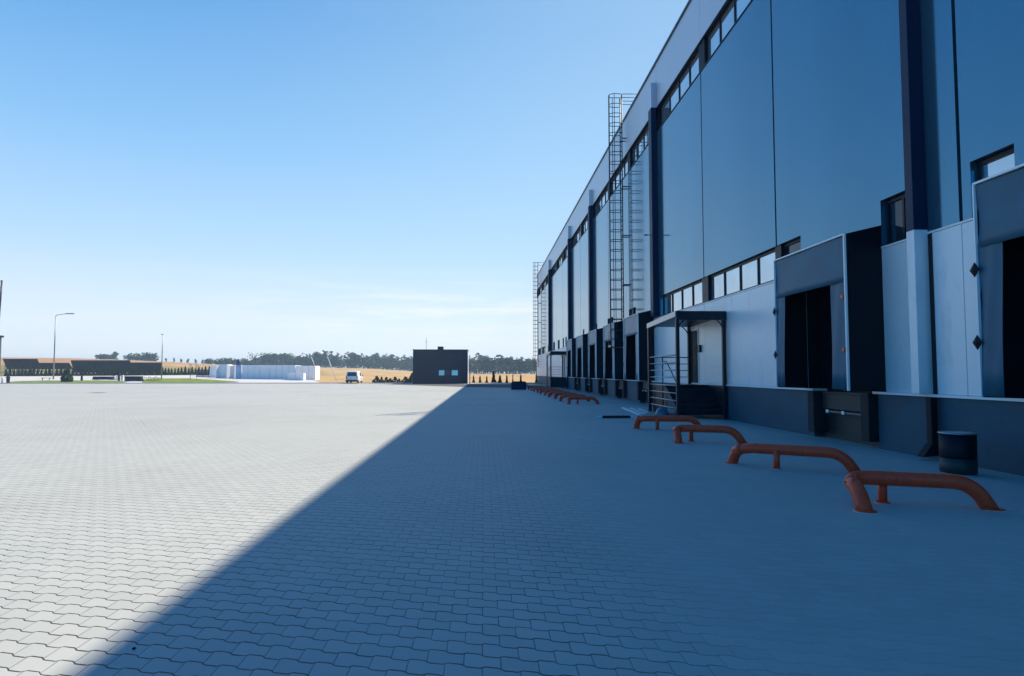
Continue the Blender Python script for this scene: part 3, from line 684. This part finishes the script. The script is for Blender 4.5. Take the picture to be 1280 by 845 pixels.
# ------------------------------------------------------------------ van
def van(x0, y0):
    r = empty('parked_van', (x0 + .9, y0 + 2.1, 0), 'small white van parked on the sunlit yard, seen from behind', 'van')
    Wd, Ln = 1.78, 4.3; xc = x0 + Wd / 2
    side = [(0.02, .28), (0.0, .62), (.04, 1.02), (.16, 1.72), (.30, 1.83), (2.2, 1.86), (2.75, 1.76), (3.25, 1.18), (4.05, .98), (4.28, .80), (4.30, .30)]
    st = []; n = len(side)
    def hw(z): return Wd / 2 * (1 - .02 if z < .4 else (1.0 if z < 1.0 else 1.0 - .17 * (z - 1.0) / .86))
    vs = []
    for (a, z) in side:
        for s in (-1, 1): vs.append((xc + s * hw(z), y0 + a, z))
    fs = [(2 * i, 2 * i + 1, 2 * i + 3, 2 * i + 2) for i in range(n - 1)] + [tuple(2 * i for i in range(n)), tuple(2 * i + 1 for i in range(n))[::-1], (0, 1, 2 * n - 1, 2 * n - 2)]
    bm = bmesh.new(); bv = [bm.verts.new(v) for v in vs]
    for f in fs: bm.faces.new([bv[i] for i in f])
    bmesh.ops.recalc_face_normals(bm, faces=bm.faces[:]); bmesh.ops.bevel(bm, geom=bm.edges[:], offset=.05, segments=3, affect='EDGES', profile=.5)
    bm.verts.index_update(); q = MB(); q.poly([v.co for v in bm.verts], [[v.index for v in f.verts] for f in bm.faces], True); bm.free(); q.build('body', M['white_paint'], r)
    q = MB(); q.poly([(xc - .70, y0 + .015, 1.10), (xc + .70, y0 + .015, 1.10), (xc + .62, y0 + .115, 1.68), (xc - .62, y0 + .115, 1.68), (xc - .70, y0 + .05, 1.10), (xc + .70, y0 + .05, 1.10), (xc + .62, y0 + .15, 1.68), (xc - .62, y0 + .15, 1.68)],
        [(0, 1, 2, 3), (0, 4, 5, 1), (1, 5, 6, 2), (2, 6, 7, 3), (3, 7, 4, 0)]); q.build('rear_window', M['glassdark'], r)
    q = MB(); q.bbox(x0 - .02, x0 + Wd + .02, y0 - .07, y0 + .25, .26, .55, .03); q.build('bumper', M['rubber'], r)
    q = MB(); q.bbox(xc - .27, xc + .27, y0 - .03, y0 - .005, .74, .86, .004); q.build('number_plate', M['plate'], r)
    for s in (-1, 1):
        q = MB(); q.bbox(xc + s * .80 - .08, xc + s * .80 + .08, y0 - .02, y0 + .10, .68, 1.08, .02); q.build('tail_light', M['taillight'], r)
        q = MB(); q.bbox(xc + s * (Wd / 2 + .13) - .06, xc + s * (Wd / 2 + .13) + .06, y0 + 2.95, y0 + 3.1, 1.08, 1.28, .02); q.build('side_mirror', M['rubber'], r)
        xx = xc + s * .845
        q = MB(); q.extr([(y0 + 1.95, 1.12), (y0 + 2.95, 1.12), (y0 + 2.62, 1.62), (y0 + 1.95, 1.62)], 'x', xx - .05, xx + s * .015 + .0); q.build('side_window', M['glassdark'], r)
        for yy in (.75, 3.45):
            q = MB(); q.lathe([(.20, -.1), (.31, -.09), (.31, .09), (.20, .1)], (0, 0, 0), 20); q.v = [(xc + s * .80 + vz, y0 + yy + vx, .31 + vy) for vx, vy, vz in q.v]; wl = q.build('wheel', M['rubber'], r)
            q = MB(); q.lathe([(.02, -.11), (.19, -.105), (.19, .105), (.02, .11)], (0, 0, 0), 16); q.v = [(xc + s * .80 + vz, y0 + yy + vx, .31 + vy) for vx, vy, vz in q.v]; q.build('rim', M['galv'], wl)
van(-20.55, 97.0)

# ------------------------------------------------------------------ poles on the left
def at(xp, y):     # ground point at depth y below image column xp
    x = px(xp) * y; return x, y, hgt(x, y)
x, y, z = at(67, 122)
r = empty('street_lamp', (x, y, z), 'tall grey street lamp with one arm beside the lawn on the left', 'street lamp')
q = MB(); q.tube([(x, y, z - .2), (x, y, z + 11.6)], .13, 10, r1=.07); q.build('pole', M['pole'], r)
q = MB(); q.tube([(x + .1, y, z + 11.9), (x + 1.8, y, z + 12.15)], .05, 6); q.tube([(x, y, z + 11.6), (x + .1, y, z + 11.9)], .06, 6); q.build('arm', M['pole'], r)
q = MB(); q.bbox(x + 1.75, x + 3.3, y - .15, y + .15, z + 12.1, z + 12.28, .04); q.build('lamp_head', M['pole'], r)
x, y, z = at(202, 122)
r = empty('lamp_post', (x, y, z), 'plain pale post without an arm, standing at the right end of the solar panels', 'post')
q = MB(); q.tube([(x, y, z - .2), (x, y, z + 8.2)], .11, 10, r1=.06); q.build('pole', M['pole'], r)
q = MB(); q.bbox(x - .10, x + .10, y - .5, y + .15, z + 8.2, z + 8.36, .03); q.build('lamp_head', M['pole'], r)
# grey building and frame mast cut by the left edge
r = empty('grey_building', (-80, 99, 0), 'grey rendered building cut off by the left edge of the picture', 'building')
q = MB(); q.bbox(-92, -77.1, 95, 106, -.1, 7.25, .03); q.build('wall', M['grey_blk'], r)
q = MB(); q.box(-92.2, -76.9, 94.8, 106.2, 7.26, 7.55); q.build('roof_edge', M['black'], r)
q = MB(); q.box(-77.098, -77.05, 101, 103, .3, 2.6); q.build('door', M['door'], r)
r = empty('frame_mast', (-78, 105, 7.5), 'tall dark frame mast on the grey building at the left edge', 'mast')
for xx in (-77.4, -80.2):
    q = MB(); q.tube([(xx, 105.5, 7.55), (xx + .3, 105.5, 16.4)], .13, 6); q.build('upright', M['steel'], r)
for zz in (16.3, 15.2, 12.3, 9.6):
    q = MB(); q.tube([(-80.1, 105.5, zz), (-77.15, 105.5, zz)], .06, 6); q.build('crossbar', M['steel'], r)
x, y, z = at(3.5, 99.6)
q = MB(); q.lathe([(.13, 0), (.13, .85), (.10, .95), (.02, 1.0)], (-71.9, 99.3, 0), 14); tag(q.build('bollard', M['white_paint']), 'short white bollard at the corner of the grey building', 'bollard')
q = MB(); q.lathe([(.20, 0), (.24, .9), (.26, .92), (.26, 1.0), (.12, 1.08)], (-71.2, 99.5, 0), 16); tag(q.build('litter_bin', M['rubber']), 'black litter bin beside the white bollard at the left edge', 'bin')

# ------------------------------------------------------------------ solar arrays
def solar(xa, xb, y, ztop, zbot, label, dy=1.7, nseam=30):
    ztop, zbot = zat((xa + xb) / 2, ztop, y), zat((xa + xb) / 2, zbot, y + 1.7)
    X0, X1 = px(xa) * y, px(xb) * y; zg = hgt((X0 + X1) / 2, y)
    r = empty('solar_array', ((X0 + X1) / 2, y, zg), label, 'solar panels', 'solar panel arrays seen from behind')
    q = MB(); q.extr([(y, ztop), (y + dy, zbot), (y + dy, zbot - .1), (y, ztop - .1)], 'x', X0, X1); q.build('panel_table', M['pv'], r)
    for i in range(nseam + 1):
        xx = X0 + (X1 - X0) * i / nseam; q = MB()
        q.extr([(y + .02, ztop - .102), (y + dy - .02, zbot - .102), (y + dy - .02, zbot - .2), (y + .02, ztop - .2)], 'x', xx - .04, xx + .04)
        if i % 2 == 0:
            q.tube([(xx, y + dy / 2, hgt(xx, y + dy / 2) - .2), (xx, y + dy / 2, (ztop + zbot) / 2 - .2)], .08, 5)
        q.build('frame_rib', M['steel'], r)
    return r
solar(88, 162, 170, 450.3, 466.3, 'longest dark solar panel array seen from behind, just right of the conical bush')
solar(162.6, 201, 168, 453, 468, 'dark solar panel array seen from behind, ending beside the slim pale post', nseam=18)
solar(3, 46, 172, 448.5, 461, 'dark solar panel array next to the grey building at the left edge', nseam=18)
solar(46.3, 86, 176, 453.5, 461, 'low solar panel array behind the street lamp', nseam=18)

# ------------------------------------------------------------------ vegetation
def leafball(b, c, rad, n, size, flat=1.0, r_=rnd):
    for _ in range(n):
        while True:
            d = Vector((r_.uniform(-1, 1), r_.uniform(-1, 1), r_.uniform(-1, 1)))
            if 0.15 < d.length < 1: break
        d = d * (0.75 + .25 * r_.random()) if d.length > .5 else d
        p = Vector((c[0] + d.x * rad[0], c[1] + d.y * rad[1], c[2] + d.z * rad[2]))
        a = Vector((r_.uniform(-1, 1), r_.uniform(-1, 1), r_.uniform(-1, 1))).normalized(); e = a.orthogonal().normalized(); g = a.cross(e)
        s = size * r_.uniform(.6, 1.3)
        o = len(b.v); b.v += [tuple(p + e * s), tuple(p + g * s * .7), tuple(p - e * s), tuple(p - g * s * .8)]; b.f.append((o, o + 1, o + 2, o + 3)); b.sm.append(False)
def tree_proto(kind, seed):
    r_ = random.Random(seed); b = MB(); t = MB()
    H = 10.0
    t.tube([(0, 0, -.5), (.1, 0, 3), (0, .1, 6.5), (.1, 0, 8.8)], .28, 7, r1=.05)
    if kind == 'broad':
        for i in range(15):
            a = r_.uniform(0, 6.28); rr = r_.uniform(.3, 2.8); z = r_.uniform(2.4, 8.6); rr *= (1.0 - abs(z - 5) / 8)
            c = (rr * math.cos(a), rr * math.sin(a), z); s = r_.uniform(1.0, 1.9)
            t.tube([(0, 0, z * .6), (c[0] * .6, c[1] * .6, z * .85), c], .08, 5, r1=.02)
            leafball(b, c, (s, s, s * .8), 85, .26, r_=r_)
    else:   # pine: bare lower trunk, layered ragged top
        for i in range(13):
            z = 3.2 + 6.4 * i / 12 + r_.uniform(-.3, .3); rr = r_.uniform(.6, 2.3) * (1.15 - i / 15); a = r_.uniform(0, 6.28)
            c = (rr * math.cos(a), rr * math.sin(a), z); s = r_.uniform(.8, 1.3) * (1.15 - i / 20)
            t.tube([(0, 0, z - .5), c], .06, 5, r1=.02); leafball(b, c, (s * 1.2, s * 1.2, s * .5), 70, .22, r_=r_)
    return t, b
SRC = {}
def plant_root(name, proto, loc, scale, label, cat, group, leaf, key):
    # trunk and crown meshes shared between copies of the same variant
    r = bpy.data.objects.new(name, None); COL.objects.link(r); r.location = loc; r.scale = scale; r.rotation_euler.z = rnd.uniform(0, 6.28); tag(r, label, cat, group)
    if key not in SRC:
        t, b = proto()
        a = t.build('trunk', M['bark']); c = b.build('crown', leaf); a.parent = r; c.parent = r; SRC[key] = (a, c)
    else:
        for s in SRC[key]:
            c = s.copy(); COL.objects.link(c); c.parent = r
    return r
def tline(x0, x1, tops, Y0, Y1, step, kinds, label, group, leaf='leaf'):
    xx = x0
    while xx < x1:
        Yd = rnd.uniform(Y0, Y1); u = px(xx); X_ = u * Yd; zg = hgt(X_, Yd)
        ztop = zat(xx, interp(tops, xx), Yd) + rnd.uniform(-1.0, 1.6)
        h_ = max(ztop - zg, 2.5); kd = rnd.choice(kinds); v = rnd.randrange(3); lf = rnd.choice([leaf, leaf, 'leaf2'])
        wd = h_ / 10 * rnd.uniform(.9, 1.3)
        plant_root('tree', lambda: tree_proto(kd, v * 7 + len(kd)), (X_, Yd, zg - .2), (wd, wd, h_ / 10), label, 'tree', group, M[lf], (kd, v, lf))
        xx += step * rnd.uniform(.6, 1.4)
TOPS = [(315, 447), (320, 445), (345, 441), (365, 444), (372, 447), (385, 442), (410, 439), (425, 442), (440, 441), (460, 445), (475, 441), (500, 447), (518, 442)]
tline(316, 374, TOPS, 360, 410, 3.6, ['broad'], 'dark round crowned tree in the dense clump above the white stacks', 'trees in the clump above the white stacks')
tline(376, 520, TOPS, 360, 420, 3.2, ['broad', 'pine', 'pine'], 'tree of the far wood behind the stubble field, left of the navy building', 'trees of the far wood left of the navy building')
TOPS2 = [(585, 446), (600, 443), (612, 444), (625, 445), (632, 448), (645, 446), (660, 449), (672, 450), (700, 452)]
tline(584, 690, TOPS2, 330, 400, 3.0, ['broad', 'broad', 'pine'], 'tree of the far wood between the navy building and the warehouse', 'trees of the far wood right of the navy building')
# undergrowth that fills the foot of the far wood
def under(xa, xb, Y, h, label):
    b = MB(); r_ = random.Random(int(xa)); xx = xa
    while xx < xb:
        X_ = px(xx) * Y; zg = hgt(X_, Y); s = h * r_.uniform(.6, 1.1); leafball(b, (X_, Y + r_.uniform(-6, 6), zg + s * .55), (3.4, 2, s * .7), 80, .5, r_=r_); xx += 2.2
    tag(b.build('undergrowth', M['leaf']), label, 'undergrowth', None, 'stuff')
under(318, 522, 375, 7.2, 'dark undergrowth along the foot of the far wood left of the navy building')
under(584, 690, 345, 7.0, 'dark undergrowth along the foot of the far wood right of the navy building')
under(163, 197, 352, 3.6, 'low dark hedge line on the skyline above the solar panels')
under(126, 140, 352, 2.6, 'short dark hedge on the skyline left of the largest round tree')
under(262, 320, 354, 3.0, 'low dark hedge on the skyline behind the white stacks')
# lone trees on the skyline at the left
for (xp, yt, wd, lab) in ((142.5, 438.5, 9.5, 'largest round tree on the skyline above the solar panels'), (130, 443, 6, 'low round tree just left of the largest skyline tree'), (161, 443, 4, 'small tree on the skyline above the solar array seam'),
        (170, 444, 6, 'wide low tree on the skyline, left one of the pair right of the array seam'), (178, 444.5, 6, 'wide low tree on the skyline, right one of the pair right of the array seam'), (189, 446, 6, 'low flat tree on the skyline left of the slim pale post'), (207, 447, 2.6, 'small skyline tree just right of the slim pale post'), (217, 446.5, 2.2, 'small pointed skyline tree, second right of the slim pale post'),
        (226, 448, 3, 'small skyline tree, third right of the slim pale post'), (234.5, 447.6, 3.4, 'small skyline tree above the thin brown sapling'), (244, 448, 3.2, 'small skyline tree above the dark crate fence'), (253, 448.5, 3.0, 'faint skyline tree just left of the white stacks'), (263, 449.5, 3.6, 'skyline tree above the left end of the white stacks'),
        (281, 450.5, 6, 'low dark skyline tree above the pale double stack'), (307, 452, 5, 'low skyline tree right of the blue tarpaulin bundle'), (314, 450, 5, 'skyline tree at the left end of the wood above the stacks')):
    Yd = 356; X_ = px(xp) * Yd; zg = hgt(X_, Yd); h_ = zat(xp, yt, Yd) - zg; s = wd / 800 * Yd / 5.6
    plant_root('tree', lambda: tree_proto('broad', 3), (X_, Yd, zg - h_ * .8), (s, s, h_ * 1.8 / 10), lab, 'tree', None, M['leaf'], ('broad', 0, 'leaf'))
# conifers: cone of leaf flakes
def cone_proto(seed, n=420, sz=.085, rb=.34):
    r_ = random.Random(seed); b = MB(); t = MB(); t.tube([(0, 0, -.05), (0, 0, .5)], .04, 6)
    for _ in range(n):
        z = r_.random() ** 1.3; rr = rb * (1 - z) ** .8 * (.55 + .45 * r_.random()) * (1 + .2 * math.sin(9 * z + seed)); a = r_.uniform(0, 6.28)
        leafball(b, (rr * math.cos(a), rr * math.sin(a), .06 + z * .94), (.03, .03, .03), 1, sz, r_=r_)
    return t, b
xp = 8.0; i = 0
while xp < 262:
    Yd = 150; X_ = px(xp) * Yd; zg = hgt(X_, Yd); h_ = rnd.uniform(1.5, 1.95); s = h_ * rnd.uniform(.62, .85)
    g_ = 'row of young conifers along the road'
    lab = 'slim young dark conifer in the long row in front of the solar panels' if xp < 203 else 'slim young dark conifer in the row right of the slim pale post'
    plant_root('conifer', lambda: cone_proto(i % 3), (X_, Yd, zg - .03), (s, s, h_), lab, 'conifer', g_ if xp < 203 else g_ + ', right part', M['thuja'], ('cone', i % 3)); i += 1
    xp += rnd.uniform(4.4, 5.6) if xp < 130 else rnd.uniform(3.6, 4.8)
# round conifer bush on the lawn
x, y, z = at(84, 106)
plant_root('bush', lambda: cone_proto(11, 1500, .055, .40), (x, y, z), (2.4, 2.4, 2.1), 'bushy green conical conifer on the lawn below the street lamp', 'bush', None, M['bush'], 'bush')
# saplings beyond the yard, right of the navy building
lab = ['first slim dark sapling right of the navy building', 'second sapling right of the navy building', 'third sapling right of the navy building, pointed', 'tallest and thickest dark column conifer right of the navy building', 'short sapling just right of the thick column conifer', 'slim sapling left of the grit box', 'thin sapling behind the left end of the grit box', 'dark sapling behind the right end of the grit box', 'dark sapling standing close to the far warehouse corner']
for i, (xp, h_, w_) in enumerate(((592, 1.15, .9), (600, 1.15, .9), (608.5, 1.1, .8), (617, 1.75, 1.5), (625, 1.2, 1.3), (633.5, 1.25, .9), (641, 1.5, .5), (651, 1.3, .9), (670.3, 1.4, .8))):
    Yd = 103; X_ = px(xp) * Yd
    plant_root('sapling', lambda: cone_proto(20, 240, .1, .22), (X_, Yd, -.03), (w_, w_, h_), lab[i], 'sapling', None, M['thuja'], 'sap')
labs = ['leftmost dark shrub in the row right of the van', 'second shrub in the row right of the van', 'low shrub, third in the row right of the van', 'low shrub, fourth in the row right of the van', 'rounded shrub in the middle of the row between van and navy building', 'small pointed shrub in the row between van and navy building', 'spiky low shrub near the left side of the navy building', 'slim shrub close to the left side of the navy building']
for i, (xp, h_, w_) in enumerate(((471, 1.1, 1.9), (477, 1.0, 1.0), (483, .95, 1.4), (488, .75, 1.5), (494, 1.0, 1.7), (499, .75, 1.0), (507, 1.0, 1.9), (513, 1.0, .9))):
    Yd = 101.5; X_ = px(xp) * Yd
    plant_root('shrub', lambda: cone_proto(30, 260, .1, .42), (X_, Yd, -.03), (w_, w_, h_), labs[i], 'shrub', 'shrubs between the van and the navy building', M['thuja'], 'shr')
x, y, z = at(516, 103)
plant_root('shrub', lambda: cone_proto(31, 400, .1, .5), (x, y, -.03), (2.0, 2.0, 1.6), 'yellow green shrub touching the left side of the navy building', 'shrub', None, M['gold'], 'goldshr')
# thin saplings with stakes
for xp, lb in ((238, 'thin brown staked sapling on the lawn tongue'), (245.5, 'very thin bare sapling left of the dark crate fence')):
    x, y, z = at(xp, 116); r = empty('young_tree', (x, y, z), lb, 'sapling')
    q = MB(); q.tube([(x, y, z), (x + .03, y, z + 2.9)], .04 if xp < 240 else .025, 6, r1=.02)
    for k in range(6): q.tube([(x, y, z + 1.6 + k * .2), (x + (.3 if k % 2 else -.3), y + .1, z + 1.9 + k * .2)], .012, 4)
    q.build('trunk', M['bark'], r); b = MB(); leafball(b, (x, y, z + 2.5), (.35, .35, .55), 26, .06); b.build('crown', M['gold'], r)

# ------------------------------------------------------------------ stored goods on the left
def stack(xa, xb, ytop, Y, dep, m, label, strap=True):
    X0, X1 = px(xa) * Y, px(xb) * Y; zg = min(hgt(X0, Y), hgt(X1, Y)) - .05; zt = zat((xa + xb) / 2, ytop, Y)
    r = empty('wrapped_stack', ((X0 + X1) / 2, Y, zg), label, 'stack', 'white wrapped panel stacks at the yard edge')
    q = MB(); q.bbox(X0, X1, Y, Y + dep, zg, zt, .05); q.build('bundle', m, r)
    if strap:
        q = MB(); n = max(1, int((X1 - X0) / 1.1))
        for i in range(1, n): xx = X0 + (X1 - X0) * i / n; q.box(xx - .02, xx + .02, Y - .012, Y - .001, zg, zt - .05)
        q.build('strap', M['galv'], r)
    return r
stack(262, 271, 457.6, 131, 5, M['wrap'], 'leftmost greyish wrapped stack, set back from the others')
stack(271.5, 284, 455.6, 126, 2.5, M['wrap'], 'tall wrapped stack with bright white edges, second from the left')
stack(286, 293.5, 457, 127, 3, M['wrap'], 'narrow wrapped stack left of the blue one')
stack(294, 301.5, 456.5, 125, 3, M['wrapblue'], 'bluest wrapped stack, under the dark blue tarpaulin bundle')
stack(302.5, 324.8, 456.5, 123, 4, M['wrap'], 'wide pale blue wrapped stack right of the bluest one')
stack(325, 336.8, 456.5, 123, 4, M['wrap'], 'pale blue wrapped stack in the middle of the row')
stack(337, 369, 456.6, 123, 4, M['wrap'], 'longest wrapped stack, behind the low white one')
stack(360, 379.5, 466.5, 118, 1.5, M['wrap'], 'low white wrapped stack in front of the long row')
stack(369.3, 394, 457.2, 122, 3.5, M['wrap'], 'rightmost wrapped stack with a bright white end')
for xa, xb, Y, zt, lb in ((270.2, 272.6, 125.2, 3.1, 'white panel added for the sunlit left edge of the tall stack'), (283.2, 285.4, 125.2, 3.1, 'white panel added for the sunlit right edge of the tall stack')):
    X0, X1 = px(xa) * Y, px(xb) * Y; zg = hgt(X0, Y)
    q = MB(); q.extr([(X0, Y), (X1, Y + .9), (X1 + .03, Y + .86), (X0 + .03, Y - .04)], 'z', zg, zg + 2.5); tag(q.build('sunlit_edge_panel', M['white_paint']), lb, 'panel')  # white colour stands in for sunlight on the stack edges
X_, Yd, zg = px(298) * 126.5, 126.5, zat(298, 456.5, 125)
b = MB(); b.lathe([(.42, 0), (.50, .2), (.52, .55), (.46, .8), (.30, .98), (.24, 1.12), (.10, 1.2)], (X_, Yd, zg + .01), 16)
tag(b.build('tarpaulin_bundle', M['tarp']), 'dark blue tarpaulin bundle sitting on top of the bluest stack', 'bundle')
for (xa, ya, xb, yb, Y, lb) in ((393.5, 458, 388.5, 447.5, 119, 'short leaning white pole on the right end of the stacks'), (421, 463, 408.5, 446.5, 118, 'long leaning white pole right of the stacks')):
    q = MB(); P0 = (px(xa) * Y, Y, zat(xa, ya, Y) if xa < 400 else hgt(px(xa) * Y, Y) - .1); P1 = (px(xb) * Y, Y + .5, zat(xb, yb, Y)); q.tube([P0, P1], .06, 6)
    q.tube([(P1[0], P1[1], P1[2]), (P1[0] - .1, P1[1], P1[2] + .15)], .09, 6); tag(q.build('leaning_pole', M['white_paint']), lb, 'pole')
# dark crate fence
X0, X1, Y = px(245.5) * 133, px(261) * 133, 133; zg = hgt(X0, Y)
r = empty('crate_fence', ((X0 + X1) / 2, Y, zg), 'dark slatted crate panel left of the white wrapped stacks', 'crate')
for i in range(6):
    q = MB(); q.box(X0, X1, Y, Y + .06, zg + .05 + i * .24, zg + .23 + i * .24); q.build('slat', M['navy'], r)
for xx in (X0, (X0 + X1) / 2, X1):
    q = MB(); q.box(xx - .05, xx + .05, Y + .062, Y + .14, zg - .1, zg + 1.5); q.build('post', M['steel'], r)
# stacks of dark pipes and racks on the concrete strip
def pipes(xa, xb, Y, rows, label):
    X0, X1 = px(xa) * Y, px(xb) * Y; zg = max(hgt(X0, Y), hgt(X1, Y)); r = empty('pipe_stack', ((X0 + X1) / 2, Y, zg), label, 'pipe stack')
    for j in range(rows):
        for i in range(3 - min(j, 1)):
            q = MB(); q.tube([(X0, Y + i * .32 + (j % 2) * .16, zg + .2 + j * .26), (X1, Y + i * .32 + (j % 2) * .16, zg + .2 + j * .26)], .15, 10); q.build('pipe', M['navy'], r)
    for xx in (X0 + .5, X1 - .5):
        q = MB(); q.box(xx - .06, xx + .06, Y - .2, Y + .9, zg - .02, zg + .06); q.build('bearer', M['wood'], r)
pipes(116, 141, 118, 2, 'left stack of long dark pipes lying on timber bearers')
pipes(156, 177, 109, 3, 'right stack of dark blue pipes next to the row of small posts')
def rack(xa, xb, Y, n, label):
    X0, X1 = px(xa) * Y, px(xb) * Y; zg = hgt(X0, Y); r = empty('cycle_rack', ((X0 + X1) / 2, Y, zg), label, 'bike rack')
    for i in range(n):
        xx = X0 + (X1 - X0) * i / (n - 1); q = MB(); q.tube(fillet([(xx, Y, zg), (xx, Y, zg + .75), (xx + .2, Y + .8, zg + .75), (xx + .2, Y + .8, zg)], .2), .035, 6); q.build('hoop', M['galv'] if i % 3 else M['steel'], r)
    q = MB(); q.box(X0 - .1, X1 + .3, Y + .35, Y + .45, zg + .02, zg + .08); q.build('base_rail', M['steel'], r)
rack(178, 198, 109, 9, 'row of small grey hoops right of the dark blue pipe stack')
rack(141, 147, 116, 4, 'short row of hoops beside the left pipe stack')
for xp, m_, lb, h_ in ((149, 'rubber', 'black post standing between the two pipe stacks', 1.25), (153.5, 'white_paint', 'white post standing between the two pipe stacks', .95), (102.5, 'rubber', 'short black post on the pale concrete strip right of the bush', .85)):
    x, y, z = at(xp, 112); q = MB(); q.lathe([(.22, 0), (.18, .06), (.17, h_ - .1), (.12, h_), (.02, h_ + .03)], (x, y, z), 12); tag(q.build('post', M[m_]), lb, 'post')
# low white kerb stones / bench on the left
x, y, z = at(57, 116)
r = empty('bench', (x, y, z), 'low dark bench with pale legs on the concrete strip beside the street lamp', 'bench')
q = MB(); q.bbox(x - .8, x + .8, y, y + .4, z + .40, z + .46, .01); q.build('seat', M['steel'], r)
for s in (-.6, .6):
    q = MB(); q.bbox(x + s - .05, x + s + .05, y + .05, y + .35, z - .03, z + .398, .01); q.build('leg', M['concrete'], r)

# ------------------------------------------------------------------ haze
hm = bpy.data.materials.new('haze_air'); hm.use_nodes = True; t = hm.node_tree; t.nodes.clear()
pv = nd(t, 'ShaderNodeVolumePrincipled'); pv.inputs['Color'].default_value = (0.55, 0.78, 1.0, 1); pv.inputs['Density'].default_value = 0.0006; pv.inputs['Anisotropy'].default_value = 0.2
oo = nd(t, 'ShaderNodeOutputMaterial'); t.links.new(pv.outputs[0], oo.inputs['Volume'])
hz = MB(); hz.box(-1520, 1520, -420, 1520, -22, 24); ho = hz.build('haze', hm); tag(ho, 'faint pale haze hanging over the fields and far trees', 'haze', None, 'stuff')
